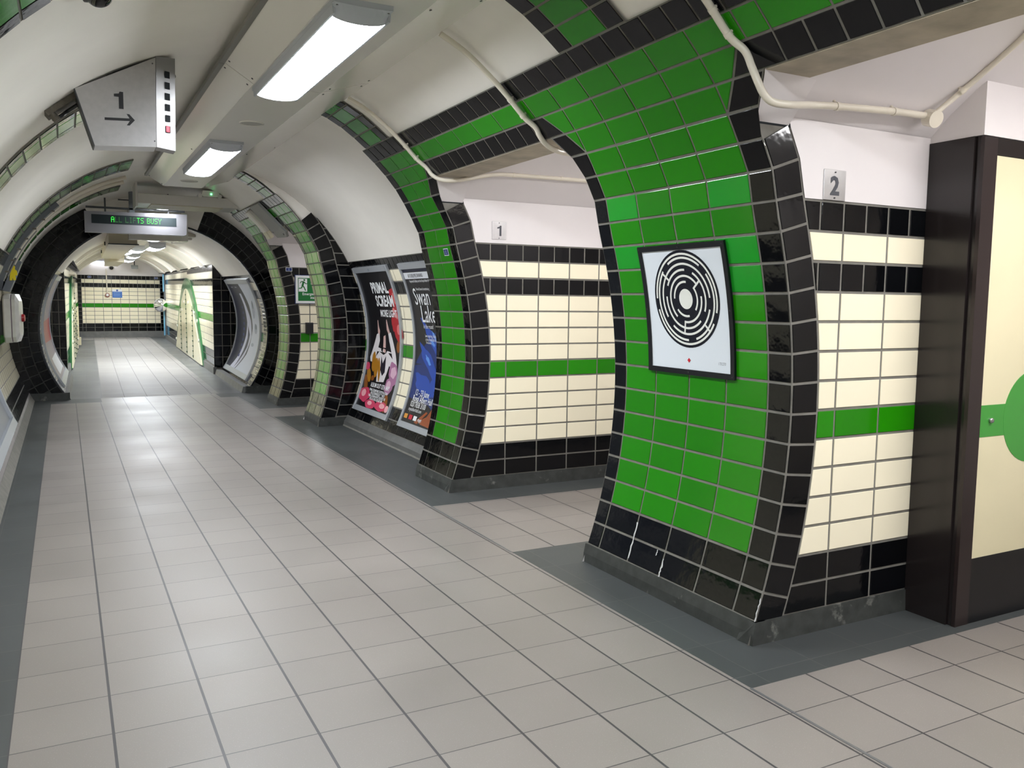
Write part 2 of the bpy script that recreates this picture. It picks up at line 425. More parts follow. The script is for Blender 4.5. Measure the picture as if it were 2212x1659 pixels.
build_pillar('wall_right_pillar', -0.687, -0.553, 0.490, 0.600, 4, True, True, (-0.304, 0.215), {(14, 0), (12, 0), (11, 0), (14, 3), (12, 3)})
build_pillar('wall_right_pillar', 2.462, 2.574, 3.021, 3.140, 2, True, False, (2.556, 3.05))
build_pillar('wall_right_pillar', 6.150, 6.225, 6.690, 6.800, 2, False, True, (6.22, 6.70))
build_pillar('wall_right_pillar', 8.262, 8.360, 8.780, 8.880, 2, True, False, (8.34, 8.80))
build_pillar('wall_right_pillar', -3.85, -3.72, -2.68, -2.55, 4, True, True, (-3.45, -2.95))
mb = MB()
header_rows(mb, -2.55+0.25, -0.687-0.25); header_rows(mb, 0.600+0.25, 2.462-0.25); header_rows(mb, 6.80+0.25, 8.262-0.25)
top_course(mb, -0.937, 0.850); top_course(mb, 2.212, 3.140); top_course(mb, 6.15, 7.05); top_course(mb, 8.012, 8.88); top_course(mb, -3.9, -2.30)
for a, b in ((-2.55, -0.687), (0.6, 2.462), (6.8, 8.262)):   # bottom black course over the haunches
    pass
mb.build('trim_1', TILES, kind='structure', tint=True)

# soffits and plastered haunches of the three openings
XF, ZF = PIL(RS(NROW-3))
mb = MB()
for a, b in ((-2.55, -0.687), (0.6, 2.462), (6.8, 8.262)):
    mb.box((XF+0.004, a-0.02, ZF-0.003), (2.76, b+0.02, ZF+0.02), 0)
    mb.grid(lambda u, v: (2.76, u, v), [a, b], [ZF, 2.85], 0)
mb.build('trim_2', [STAINED], **STR)
mb = MB()
HZ = PIL(RS(NROW-4)-0.055)[1]
for y, sg in ((-0.687, -1), (0.6, 1), (2.462, -1), (6.8, 1), (8.262, -1), (-2.55, 1)):
    for (x0, x1) in ((2.50, 2.80),):
        P = [(HZ, 0.0), (ZF, 0.0), (ZF, 0.21)]
        # chamfer prism, front cut to the curve of the pillar
        zs = fr(HZ, ZF, 4); R1 = []; R2 = []
        for z in zs:
            d = (z-HZ)/(ZF-HZ)*0.140; xf = PIL(PIL.at_z(z), 0.001)[0]
            R1.append(((xf, y+sg*d, z))); R2.append(((2.80, y+sg*d, z)))
        mb.loft([R1, R2], 0, caps=False, closed=False)
        for R in (R2,):
            mb.face(R+[(2.80, y, ZF)], 0)
mb.build('trim_3', [WALLWHITE], **STR)

# --- vault (ceiling): left half, right half over the lobbies and over the poster bay, end wall behind the camera
mb = MB()
LTOP = LC.at_z(1.855); RTOP = RC.at_z(1.855)
mb.grid(lambda y, s: on(LC)(y, s), fr(-8, 10.07, 12), fr(LTOP, LC.L, 24), 0)
for a, b in ((-8, 3.08), (6.2, 8.85)):
    mb.grid(lambda y, s: on(PIL)(y, s, -0.012), fr(a, b, 8), fr(RS(NROW)-0.02, PIL.L, 16), 0)
    mb.grid(lambda u, v: (v, u, 2.875), [a, b], [1.2, 1.6], 0)
for a, b in ((3.08, 6.2), (8.85, 10.07)):
    mb.grid(lambda y, s: on(RC)(y, s), fr(a, b, 6), fr(RTOP, RC.L, 24), 0)
for y in (3.08, 6.2, 8.85):
    mb.grid(lambda u, v: (lambda A, B: (A[0]+(B[0]-A[0])*v, y, A[1]+(B[1]-A[1])*v))(PIL(PIL.at_z(1.9)+(PIL.L-PIL.at_z(1.9))*u, -0.012), RC(RTOP+(RC.L-RTOP)*u)), fr(0, 1, 16), [0, 1], 0, smooth=False)
mb.build('ceiling', [PLASTER], **STR)
mb = MB(); mb.face([(-0.6, -8, 0), (3.6, -8, 0), (3.6, -8, 3), (-0.6, -8, 3)]); mb.build('wall_back', [PLASTER], **STR)

# --- left ribs
mb = MB()
for a, b in ((-0.36, 0.17), (2.50, 3.04), (6.10, 6.85), (8.32, 8.82), (-3.4, -2.9)):
    rib_up(mb, a, b, LC, LC.at_z(1.86), LC.at_z(2.80), 0.012)
mb.build('trim_4', TILES, kind='structure', tint=True)

# --- wall tiling in courses: black, black, cream x4, green, cream x4, black, cream, black (bottom to top)
COURSES = [B_, B_, C_, C_, C_, C_, N_, C_, C_, C_, C_, B_, C_, B_]
def course_wall(mb, P, u0, u1, v0, h, w, off=0.0, left=None, small_black=True):
    """courses from v0 upward; left(v) optional curved boundary"""
    for i, m in enumerate(COURSES):
        a, b = v0+h*i, v0+h*(i+1)
        ww = w/2 if (m == B_ and i > 4 and small_black) else w
        k0 = math.floor((u0-off)/ww)-1
        k = k0
        while off+ww*k < u1:
            p = rect(max(u0, off+ww*k), min(u1, off+ww*(k+1)), a, b); k += 1
            if p[1][0]-p[0][0] < 0.004: continue
            if left:
                la, lb = left(a), left(b)
                p = clip(p, (b-a), -(lb-la), (b-a)*la-(lb-la)*a)
            if len(p) > 2: tile(mb, P, p, m)
# poster bay and the short bay before the ring
mb = MB(); P = on(RC); s0 = RC.at_z(0.11); hh = (RTOP-s0)/14
for a, b in ((3.08, 6.2), (8.85, 10.07)):
    skin(mb, P, a, b, 0.0, RTOP, 1, 24); course_wall(mb, P, a, b, s0, hh, 0.26, 3.02)
mb.build('wall_right', TILES, kind='structure', tint=True)
# left wall
mb = MB(); P = on(LC); s0 = LC.at_z(0.11); hh = (LTOP-s0)/14
skin(mb, P, -8, 10.07, 0.0, LTOP, 1, 24); course_wall(mb, P, -3, 10.07, s0, hh, 0.26, 0.08)
mb.build('wall_left', TILES, kind='structure', tint=True)

# --- lobby walls (facing the camera) beside lift 1, lift 2 and the stairs
def lobby_wall(name, y, x1, off, row0=0.098, ztop=1.855):
    mb = MB(); P = lambda x, z, l=0.0: (x, y-l, z)
    xp = lambda z: PIL(PIL.at_z(z))[0]
    zs = fr(0.0, 2.13, 30)
    mb.loft([[(xp(z), y, z) for z in zs], [(x1, y, z) for z in zs]], 0, caps=False, closed=False)
    cw = 0.150
    for i in range(NROW-5):                                   # black corner course follows the curve of the pillar
        a, b = PIL(RS(i)), PIL(RS(i+1))
        na, nb = PIL(RS(i), -cw), PIL(RS(i+1), -cw)
        tile(mb, P, [a, na, nb, b], B_)
    zz = [(PIL(RS(i), -cw)) for i in range(NROW-4)]
    def left(z):
        for (xa, za), (xb, zb) in zip(zz, zz[1:]):
            if za <= z <= zb: return xa+(xb-xa)*(z-za)/(zb-za)
        return zz[0][0] if z < zz[0][1] else zz[-1][0]
    course_wall(mb, P, 2.75, x1, row0, (ztop-row0)/14, 0.2765, off, left)
    o = mb.build(name, TILES, kind='structure', tint=True)
    # painted wall above the tiles and the coved ceiling of the lobby
    mb = MB()
    zs = fr(ztop+0.004, 2.17, 8)
    mb.loft([[(left(z)+0.004, y-0.004, z) for z in zs], [(x1, y-0.004, z) for z in zs]], 0, caps=False, closed=False)
    mb.build(name+'_top', [WALLWHITE], **STR)
lobby_wall('wall_lobby', -0.687, 3.70, 3.1364)
lobby_wall('wall_lobby.001', 2.462, 6.0, 3.1653)
lobby_wall('wall_lobby.002', 8.262, 6.0, 3.16)
mb = MB()
for y0, y1 in ((-2.55, -0.687), (0.6, 2.462), (6.8, 8.262)):
    yc, hw = (y0+y1)/2, (y1-y0)/2; R = hw/math.sin(math.radians(45)); zc = 2.17-R*math.cos(math.radians(45))
    mb.grid(lambda x, a: (x, yc+R*math.sin(a), zc+R*math.cos(a)), [2.76, 6.0], fr(-math.pi/4, math.pi/4, 16), 0)
    mb.face([(6, y0, 0), (6, y1, 0), (6, y1, 2.7), (6, y0, 2.7)])
    zs = fr(0, 2.17, 24); mb.loft([[(PIL(PIL.at_z(z), -0.003)[0], y0-0.002, z) for z in zs], [(6, y0-0.002, z) for z in zs]], 0, caps=False, closed=False)
mb.build('ceiling_lobby', [WALLWHITE], **STR)

# --- side of stair pillar facing the camera between pillar curve and poster wall
mb = MB(); P = lambda u, v, l=0.0: (u, 6.15-l, v)
zs = fr(0.0, 2.25, 30)
mb.loft([[(PIL(PIL.at_z(z))[0], 6.15, z) for z in zs], [(RC(RC.at_z(z))[0]+0.01, 6.15, z) for z in zs]], 0, caps=False, closed=False)
for i in range(NROW-3):
    a, b = PIL(RS(i)), PIL(RS(i+1)); na, nb = PIL(RS(i), -0.165), PIL(RS(i+1), -0.165)
    lim = lambda q: (min(q[0], RC(RC.at_z(q[1]))[0]), q[1])
    tile(mb, P, [a, lim(na), lim(nb), b], B_)
    h2 = PH*0.5
    sa, sb = RS(i)-h2, RS(i+1)-h2
    c, d = PIL(sa, -0.165), PIL(sb, -0.165)
    e, f = RC(RC.at_z(c[1])), RC(RC.at_z(d[1]))
    if e[0]-c[0] > 0.03 and c[1] > 0.1: tile(mb, P, [c, (max(e[0], c[0]+.01), e[1]), (max(f[0], d[0]+.01), f[1]), d], B_)
mb.build('wall_right_pillar_side', TILES, kind='structure', tint=True)

# --- skirting stones
mb = MB()
for a, b in ((-0.70, 0.61), (2.448, 3.15), (6.14, 6.81), (8.25, 8.89), (-3.86, -2.54)): kerb(mb, PIL, a, b)
for y, x1 in ((-0.687, 3.68), (2.462, 6.0), (8.262, 6.0)):
    mb.loft([[(PIL(PIL.at_z(.1))[0]-0.026, y-0.016, -0.02), (PIL(PIL.at_z(.1))[0]-0.010, y-0.010, 0.098), (PIL(PIL.at_z(.1))[0], y+0.05, 0.098), (PIL(0)[0], y+0.08, -0.02)], [(x1, y-0.016, -0.02), (x1, y-0.010, 0.098), (x1, y+0.05, 0.098), (x1, y+0.08, -0.02)]], 0)
mb.box((2.72, 6.134, -0.02), (3.06, 6.16, 0.098), 0)
mb.build('baseboard_right', [STONE], **STR)
mb = MB()
for a, b in ((3.1, 6.15), (8.85, 10.07)): kerb(mb, RC, a, b, 0.055, 0.11)
mb.build('baseboard_bay', [flat('grey skirting stone', rgb(92, 92, 90), 0.5, noise=0.2, nscale=9, bump=0.2)], **STR)
mb = MB()
mb.loft([[(-0.232, y, -0.02), (-0.245, y, 0.09), (-0.262, y, 0.115), (-0.34, y, 0.115), (-0.34, y, -0.02)] for y in (-8, 10.06)], 0)
mb.build('baseboard_left', [flat('worn skirting stone', rgb(128, 122, 120), 0.55, noise=0.15, nscale=5, bump=0.25)], **STR)

# --- floor
mb = MB()
def fl(x0, x1, y0, y1, m): mb.face([(x0, y0, 0), (x1, y0, 0), (x1, y1, 0), (x0, y1, 0)], m)
fl(0, 2.42, -8, 9.56, 0); fl(-0.4, 0, -8, 9.56, 1)
fl(0.62, 2.177, 9.56, 10.07, 0); fl(-0.4, 0.62, 9.56, 10.07, 1); fl(2.177, 3.3, 9.56, 10.07, 1)
fl(2.42, 2.80, -8, -2.25, 1); fl(2.80, 6, -2.6, -2.25, 1); fl(2.42, 6, -2.25, -0.992, 0); fl(2.42, 6, -0.992, -0.60, 1)
fl(2.42, 2.80, -0.60, 0.56, 1); fl(2.42, 6, 0.56, 0.925, 1); fl(2.42, 6, 0.925, 2.125, 0); fl(2.42, 6, 2.125, 2.50, 1)
fl(2.42, 3.2, 2.50, 6.8, 1); fl(2.42, 6, 6.8, 7.16, 1); fl(2.42, 6, 7.16, 8.0, 0); fl(2.42, 6, 8.0, 8.3, 1); fl(2.42, 3.2, 8.3, 9.56, 1)
mb.build('floor', [FLOOR, STRIP], **STR)
# narrow cover strip let into the floor along the tile edge
mb = MB(); mb.box((2.412, -4.0, -0.01), (2.424, -0.992, 0.0015)); mb.box((2.412, 0.925, -0.01), (2.424, 2.125, 0.0015)); mb.build('trim_5', [flat('metal floor strip', rgb(120, 120, 122), 0.4, 0.5)], **STR)

# ------------------------------------------------------------------ the far passage, beyond the ring: (p, q, h)
DX, DZ = 0.022, 0.0125
def FT(p, q, h): return (1.40+p+DX*q, 10.07+q, h+DZ*q)
RP, RHC, RR = 0.03, 0.97, 1.54
def ringpt(a, r, y=10.07): return (1.43+r*math.sin(a), y, 0.97+r*math.cos(a))   # a: from crown, + to the right
# ring wall: polar tiles
mb = MB()
RO = 1.96
amax = math.pi-math.acos(0.97/1.54)     # reaches the floor
mb.loft([[ringpt(a, 1.54) for a in fr(-2.5, 2.5, 80)], [ringpt(a, RO) for a in fr(-2.5, 2.5, 80)]], 0, caps=False, closed=False)
mb.loft([[ringpt(a, 1.54, 10.066) for a in fr(-0.50, 0.36, 20)], [ringpt(a, RO, 10.066) for a in fr(-0.50, 0.36, 20)]], 4, caps=False, closed=False)
P = lambda u, v, l=0.0: (lambda q: (q[0], 10.07-l, q[2]))(ringpt(u/1.7, v))
rw = 0.128
for sgn in (-1, 1):
    for k in range(3):
        r0, r1 = 1.545+rw*k, 1.545+rw*(k+1)
        st = 0.135*1.7/((r0+r1)/2)
        start = (0.50 if sgn < 0 else 0.36)*1.7+(0.5*st if k % 2 else 0)
        if start > (0.50 if sgn < 0 else 0.36)*1.7: tile(mb, P, rect(*sorted((sgn*(start-0.5*st), sgn*start)), r0, r1), B_)
        j = 0
        while True:
            a, b = start+st*j, start+st*(j+1); j += 1
            if ringpt(b/1.7, r1)[2] < 0.0: break
            tile(mb, P, rect(*sorted((sgn*a, sgn*b)), r0, r1), B_)
mb.build('wall_front', [flat('dark grout', rgb(56, 56, 54), 0.8)]+TILES[1:4]+[PLASTER], kind='structure', tint=True)
mb = MB()
for sgn in (-1, 1):
    xi = 1.43+sgn*math.sqrt(1.54**2-0.97**2); xo = 1.43+sgn*1.74
    mb.box((xi, 10.02, -0.01), (xo, 10.10, 0.10), 0)
mb.build('baseboard_front', [STONE], **STR)
# reveal of the ring: polished edging
mb = MB()
mb.loft([[ringpt(a, 1.555, y) for a in fr(-2.32, 2.32, 90)] for y in (10.058,)]+[[ringpt(a, 1.532, 10.058) for a in fr(-2.32, 2.32, 90)], [ringpt(a, 1.532, 10.12) for a in fr(-2.32, 2.32, 90)]], 0, caps=False, closed=False)
mb.build('trim_6', [flat('glazed edging', rgb(40, 42, 48), 0.1)], **STR)
# lining: circle bay q 0..3.1, then straight walls
def fang(a, q, r=RR): return FT(RP+r*math.sin(a), q, RHC+r*math.cos(a))
FC = math.acos((2.02-RHC)/RR)
mb = MB()
mb.grid(lambda q, a: fang(a, q), [0, 3.1], fr(-1.02, 1.02, 40), 0)
mb.grid(lambda q, a: fang(a, q), fr(3.1, 16, 6), fr(-FC, FC, 36), 0)
for q, dr, wd in ((4.3, 0.05, 0.30), (6.6, 0.04, 0.25), (8.9, 0.06, 0.3), (10.9, 0.06, 0.3), (13.2, 0.05, 0.3)):
    A = fr(-FC, FC, 36)
    mb.loft([[fang(a, q) for a in A], [fang(a, q, RR-dr) for a in A], [fang(a, q+wd, RR-dr) for a in A], [fang(a, q+wd) for a in A]], 0, caps=False, closed=False, smooth=False)
mb.build('ceiling_far', [PLASTER], **STR)
# curved tile walls of the circle bay
mb = MB()
def PF(sg): return lambda u, v, l=0.0: fang(sg*(v/RR), u, RR-l)
VB = RR*2.25
for sg in (-1, 1):
    P = PF(sg)
    skin(mb, P, 0, 3.1, RR*1.0, RR*2.3, 1, 20)
    # courses measured from the crown downward
    top = RR*1.0; h = (RR*2.245-top)/14
    for i, m in enumerate(COURSES[::-1]):
        n = 22 if m == B_ and i < 4 else 11
        for k in range(n): tile(mb, P, rect(3.1*k/n, 3.1*(k+1)/n, top+h*i, top+h*(i+1)), m if i or m != B_ else B_)
    for k in range(26):                              # narrow column of small grey tiles beside the poster
        tile(mb, lambda u, v, l=0.0: P(u, v, l+0.004), rect(0.06, 0.30, top+h*3+k*h*0.42, top+h*3+(k+1)*h*0.42), Y_)
mb.build('wall_far', TILES, kind='structure', tint=True)
# flat black returns at the end of the circle bay
mb = MB()
for sg in (-1, 1):
    P = lambda u, v, l=0.0: (lambda t: (t[0], t[1]-l, t[2]))(FT(u, 3.1, v))
    x0, x1 = (1.16, 1.62) if sg > 0 else (-1.56, -1.245)
    mb.face([FT(x0, 3.1, 0), FT(x1, 3.1, 0), FT(x1, 3.1, 2.1), FT(x0, 3.1, 2.1)], 0)
    n = 3
    for k in range(n):
        for i in range(10):
            z0 = 0.11+i*0.205
            if z0 < 1.95: tile(mb, P, rect(x0+(x1-x0)*k/n, x0+(x1-x0)*(k+1)/n, z0, min(z0+0.205, 2.08)), B_)
mb.build('wall_far_return', TILES, kind='structure', tint=True)
# straight tiled side walls
def wallL(q): return -1.262+0.0075*max(0, q-3)
mb = MB()
for sg in (-1, 1):
    pw = (lambda q: 1.17+0.008*(q-3.1)) if sg > 0 else wallL
    P = lambda u, v, l=0.0: FT(pw(u)-sg*l, u, v)
    q1 = 15.0 if sg > 0 else 16
    skin(mb, P, 3.1, q1, 0, 2.13, 1, 1)
    for (a, b, z0, hh) in ((3.1, 7.95, 0.16, 0.1335), (7.95, q1, 0.13, 0.1400)):
        course_wall(mb, P, a, b, z0, hh, 0.27, 3.1)
    mb.face([P(7.95, 2.02, 0.0), P(7.95, 2.1, 0.0), P(7.95, 2.1, 0.03), P(7.95, 2.02, 0.03)], 0)
mb.build('wall_far_side', TILES, kind='structure', tint=True)
# far end wall
mb = MB(); P = lambda u, v, l=0.0: (lambda t: (t[0], t[1]-l, t[2]))(FT(u, 16, v))
mb.face([FT(-1.7, 16, 0), FT(2.2, 16, 0), FT(2.2, 16, 1.925), FT(-1.7, 16, 1.925)], 0)
course_wall(mb, P, -1.06, 1.18, 0.186, 0.1242, 0.248, -0.965)
for i in range(14):
    for (a, b) in ((-1.32, -1.19), (-1.19, -1.06), (1.18, 1.34), (1.34, 1.5), (1.5, 1.66)): tile(mb, P, rect(a, b, 0.186+0.1242*i, 0.186+0.1242*(i+1)), B_)
mb.build('wall_far_end', TILES, kind='structure', tint=True)
mb = MB(); mb.face([FT(-1.8, 15.99, 1.925), FT(2.4, 15.99, 1.925), FT(2.4, 15.99, 2.9), FT(-1.8, 15.99, 2.9)])
mb.face([FT(2.3, 15.0, 0), FT(2.3, 16, 0), FT(2.3, 16, 2.9), FT(2.3, 15.0, 2.9)]); mb.face([FT(1.2, 14.9, 2.0), FT(2.4, 14.9, 2.0), FT(2.4, 16, 2.9), FT(1.2, 16, 2.9)])
mb.build('wall_far_top', [WALLWHITE], **STR)
mb = MB()
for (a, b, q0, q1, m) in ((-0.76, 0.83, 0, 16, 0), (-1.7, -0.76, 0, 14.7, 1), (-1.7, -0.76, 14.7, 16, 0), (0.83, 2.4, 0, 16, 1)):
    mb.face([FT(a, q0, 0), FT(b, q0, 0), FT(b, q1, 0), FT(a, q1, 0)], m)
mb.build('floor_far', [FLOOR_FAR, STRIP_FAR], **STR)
mb = MB()
def skirt(q0, q1, p, sg, h=0.13, t=0.03):
    A = [(p(q0)-sg*t, q0), (p(q1)-sg*t, q1), (p(q1)+sg*t, q1), (p(q0)+sg*t, q0)]
    mb.loft([[FT(a, b, -0.01) for a, b in A], [FT(a, b, h) for a, b in A]], 0)
skirt(3.06, 15.0, lambda q: 1.17+0.008*(q-3.1), 1); skirt(3.06, 16, wallL, -1)
mb.loft([[FT(p, q, h) for p, q in ((-1.2, 15.96), (2.3, 15.96), (2.3, 16.02), (-1.2, 16.02))] for h in (-0.01, 0.18)], 0)
for sg in (-1, 1):
    A = [(sg*1.16, 0.02), (sg*1.16, 3.1), (sg*1.36, 3.1), (sg*1.36, 0.02)]
    mb.loft([[FT(a, b, -0.01) for a, b in A], [FT(a+sg*0.03 if abs(a) < 1.2 else a, b, 0.09) for a, b in A]], 0)
mb.build('baseboard_far', [flat('pale skirting stone', rgb(110, 110, 108), 0.5, noise=0.15, nscale=8)], **STR)
# ------------------------------------------------------------------ ceiling raft, lights, speakers
def ft_loc(p, q, h): return FT(p, q, h)
SX0, SX1, SZ = 1.235, 1.640, 2.68
def raft(y0, y1, label, name='ceiling_raft'):
    t = thing(name, (1.44, (y0+y1)/2, SZ), label, 'ceiling panel', 'suspended ceiling rafts')
    mb = MB(); mb.box((SX0, y0, SZ), (SX1, y1, SZ+0.012)); mb.build('soffit', GREYMETAL, t)
    n = max(1, round((y1-y0)/3.7)); L = (y1-y0)/n
    for k in range(n):
        a, b = y0+L*k+0.003, y0+L*(k+1)-0.003
        mb = MB(); mb.prism([(SX0, a, SZ+0.002), (1.07, a, 2.785), (1.07, a, 2.795), (SX0, a, SZ+0.012)], (0, b-a, 0)); p = mb.build('side_sheet', WHITEMETAL, t)
        discs([(SX0+(1.07-SX0)*f, yy, SZ+0.002+0.105*f-0.001) for yy in (a+0.07, (a+b)/2, b-0.07) for f in (0.12, 0.88)], (-0.53, 0, -0.85), 0.006, 0.004, 'screw', p)
        mb = MB(); mb.prism([(SX1, a, SZ+0.002), (SX1, a, SZ+0.012), (1.945, a, 2.79), (1.945, a, 2.78)], (0, b-a, 0)); p = mb.build('side_sheet', WHITEMETAL, t)
        discs([(SX1+(1.945-SX1)*f, yy, SZ+0.002+0.1*f-0.001) for yy in (a+0.07, (a+b)/2, b-0.07) for f in (0.1, 0.9)], (0.32, 0, -0.95), 0.006, 0.004, 'screw', p)
    mb = MB(); mb.box((1.045, y0, 2.775), (1.075, y1, 2.80)); mb.build('edge_trim', flat('dull trim', rgb(120, 118, 112), 0.5), t)
    for yy in fr(y0+0.3, y1-0.3, 4): mb = MB(); mb.box((1.40, yy-0.02, SZ+0.012), (1.44, yy+0.02, 2.874)); mb.build('hanger', GREYMETAL, t)
    return t
raft(-8, 1.99, 'long flat grey ceiling raft above the camera, ending at the joint beside the nearest light')
raft(1.995, 7.12, 'flat grey ceiling raft with glossy white sloping sides, ending before the cross beam')

def luminaire(name, L, label, group, rot=None, loc=None, mats=None):
    """built along +y from 0..L, hanging down from z = 0"""
    t = thing(name, (0, 0, 0), label, 'light', group)
    W = 0.26
    mb = MB(); mb.box((-W/2, 0, -0.022), (W/2, L, 0.0)); h = mb.build('housing', HOUSING, t)
    discs([(x, y, -0.027) for y in (0.016, L-0.016) for x in (-W/2+0.018, W/2-0.018)], (0, 0, -1), 0.006, 0.004, 'screw', h)
    mb = MB()
    A = fr(-1.0, 1.0, 14); arc = lambda y, w, d, z0: [(w*math.sin(a*math.pi/2), y, z0-d*math.cos(a*math.pi/2)) for a in A]
    mb.loft([arc(0.075, W/2-0.014, 0.028, -0.045), arc(L-0.075, W/2-0.014, 0.028, -0.045)], 0, True, True)
    mb.build('diffuser', GLOW, t)
    for y0, y1 in ((0.0, 0.078), (L, L-0.078)):
        mb = MB(); mb.loft([arc(y0, W/2-0.002, 0.006, -0.020), arc(y0+(y1-y0)*0.35, W/2-0.002, 0.024, -0.026), arc(y1, W/2-0.004, 0.030, -0.047)], 0, True, False); mb.build('end_cap', HOUSING, t)
    for sg in (-1, 1):
        mb = MB(); mb.prism([(sg*(W/2), 0.03, -0.018), (sg*(W/2-0.004), 0.03, -0.060), (sg*(W/2-0.013), 0.03, -0.060), (sg*(W/2-0.013), 0.03, -0.018)], (0, L-0.06, 0)); mb.build('side_rail', HOUSING, t)
    return t
G1 = 'fluorescent lights on the ceiling rafts'
L0 = luminaire('ceiling_light', 1.74, 'nearest long fluorescent ceiling light with grey end caps, glowing white', G1)
L0.location = (1.372, 0.33, SZ)
def more(y, x, label, z=SZ, group=G1, rz=0.0):
    c = copy_tree(L0); c.location = (x, y, z); c.rotation_euler = (0, 0, rz); c['label'] = label; c['group'] = group; return c
more(3.92, 1.40, 'glowing ceiling light behind the nearest one, just before the ceiling beam')
more(-3.25, 1.372, 'ceiling light overhead, above the spot the photograph was taken from')
more(-6.85, 1.372, 'ceiling light at the very back of the passage, behind the camera')
c = more(8.74, 1.43, 'short glowing ceiling light between the ceiling beam and the message display', 2.69); c.scale = (1.0, 0.30, 1)
def lobby_light(x, y, label, s=0.95):
    c = copy_tree(L0); c.location = (x, y, 2.535); c.rotation_euler = (0, 0, -math.pi/2); c['label'] = label; c['group'] = 'lift lobby lights'; c.scale = (1, s, 1)
    d = [k for k in c.children if k.name.startswith('diffuser')][0]; d.data = d.data.copy(); d.data.materials[0] = GLOW_DIM; return c
lobby_light(2.95, -1.95, 'ceiling light inside the nearest lift lobby, up in the coved ceiling')
lobby_light(2.95, 1.12, 'ceiling light inside the lobby of lift 1, up in the coved ceiling')
lobby_light(3.6, 7.53, 'unseen fill light added inside the stairs passage, behind its header', 0.5)  # added lamp, out of sight, that lifts the cream tiles by the stairs
def far_light(p, q, h, L, label, soft=False):
    c = copy_tree(L0); c.location = FT(p, q, h); c.rotation_euler = (math.atan(DZ), 0, -math.atan(DX)); c.scale = (1.1, L/1.74, 1.6); c['label'] = label; c['group'] = 'lights of the far passage'
    if soft:
        d = [k for k in c.children if k.name.startswith('diffuser')][0]; d.data = d.data.copy(); d.data.materials[0] = GLOW_LOW
    return c
far_light(0.27, 3.45, 2.40, 1.30, 'rightmost glowing light in the far passage, beyond the black arch')
far_light(0.02, 5.0, 2.40, 1.20, 'middle one of three clustered glowing lights in the far passage')
far_light(-0.13, 6.2, 2.40, 1.20, 'leftmost of the three clustered lights in the far passage ceiling')
far_light(0.16, 9.6, 2.42, 1.30, 'glowing light further down the far passage, hidden behind the clustered three')
far_light(0.20, 13.0, 2.42, 1.40, 'small glowing light last along the far passage, near the end wall')
far_light(0.12, 0.95, 2.46, 1.30, 'unseen fill light added just beyond the black arch, behind the white trunking panel', True)  # added lamp, out of sight, to brighten the first far bay and its poster
# bare tube on the far end wall
t = thing('tube_light', FT(-0.45, 15.9, 2.30), 'long bare fluorescent tube running across the top of the far end wall', 'light')
mb = MB(); mb.tube([FT(-0.86, 15.86, 2.29), FT(-0.06, 15.86, 2.29)], 0.035); mb.build('tube', emis('bare tube', (0.92, 0.95, 1.0, 1), 3.2, (0.8, 0.8, 0.8, 1)), t)
mb = MB(); mb.box(FT(-0.9, 15.88, 2.32), FT(-0.02, 15.985, 2.37)); mb.build('batten', HOUSING, t)

def speaker_disc(y, label):
    t = thing('ceiling_speaker', (1.44, y, SZ), label, 'speaker', 'round ceiling speakers')
    mb = MB(); mb.lathe((1.44, y, SZ+0.001), (0, 0, -1), [(0.088, 0), (0.088, 0.004), (0.080, 0.009), (0.074, 0.006), (0.0741, 0.001)], 0, 36); mb.build('rim', WHITEMETAL, t)
    mb = MB(); mb.disc((1.44, y, SZ), (0, 0, -1), 0.074, 0.005, 0, 36); mb.build('grille', flat('grille grey', rgb(176, 174, 168), 0.6, noise=0.12, nscale=300), t)
speaker_disc(3.13, 'round flush speaker grille on the ceiling raft between the two nearest lights')
speaker_disc(6.55, 'round flush speaker grille beyond the second light, at the far end of the raft')

# ------------------------------------------------------------------ cross beam, emergency light, message display
t = thing('ceiling_beam', (1.75, 8.5, 2.64), 'grey boxed beam crossing the ceiling behind the second light', 'beam')
mb = MB(); mb.box((1.05, 8.20, 2.585), (2.36, 8.80, 2.705), bev=0.004); mb.build('casing', GREYMETAL, t)
mb = MB(); mb.prism([(2.36, 8.20, 2.585), (2.36, 8.20, 2.705), (2.43, 8.20, 2.66), (2.47, 8.20, 2.56), (2.40, 8.20, 2.52)], (0, 0.06, 0)); mb.build('end_plate', GREYMETAL, t)
mb = MB(); mb.box((1.03, 8.24, 2.55), (1.05, 8.76, 2.86)); mb.build('hanger', GREYMETAL, t)
mb = MB(); mb.box((1.20, 8.22, 2.575), (2.05, 8.78, 2.586)); mb.build('lower_lip', flat('pale yellowed trim', rgb(206, 200, 176), 0.5), t)
t = thing('emergency_light', (1.89, 8.18, 2.74), 'white emergency light box with a green lamp on top of the ceiling beam', 'light')
mb = MB(); mb.loft([[(1.80, y, 2.705), (1.98, y, 2.705), (2.0, y, 2.735), (1.985, y, 2.78), (1.80, y, 2.78), (1.785, y, 2.735)] for y in (8.14, 8.24)]); mb.build('case', WHITEMETAL, t)
mb = MB(); mb.disc((1.898, 8.139, 2.738), (0, -1, 0), 0.009, 0.006); mb.build('indicator_lamp', emis('green lamp', (0.1, 1, 0.3, 1), 6), t)
for x in (1.765, 2.0):
    mb = MB(); mb.disc((x, 8.13, 2.715), (0, 1, 0), 0.026, 0.10, 0, 14); mb.build('end_clip', GREYMETAL, t)

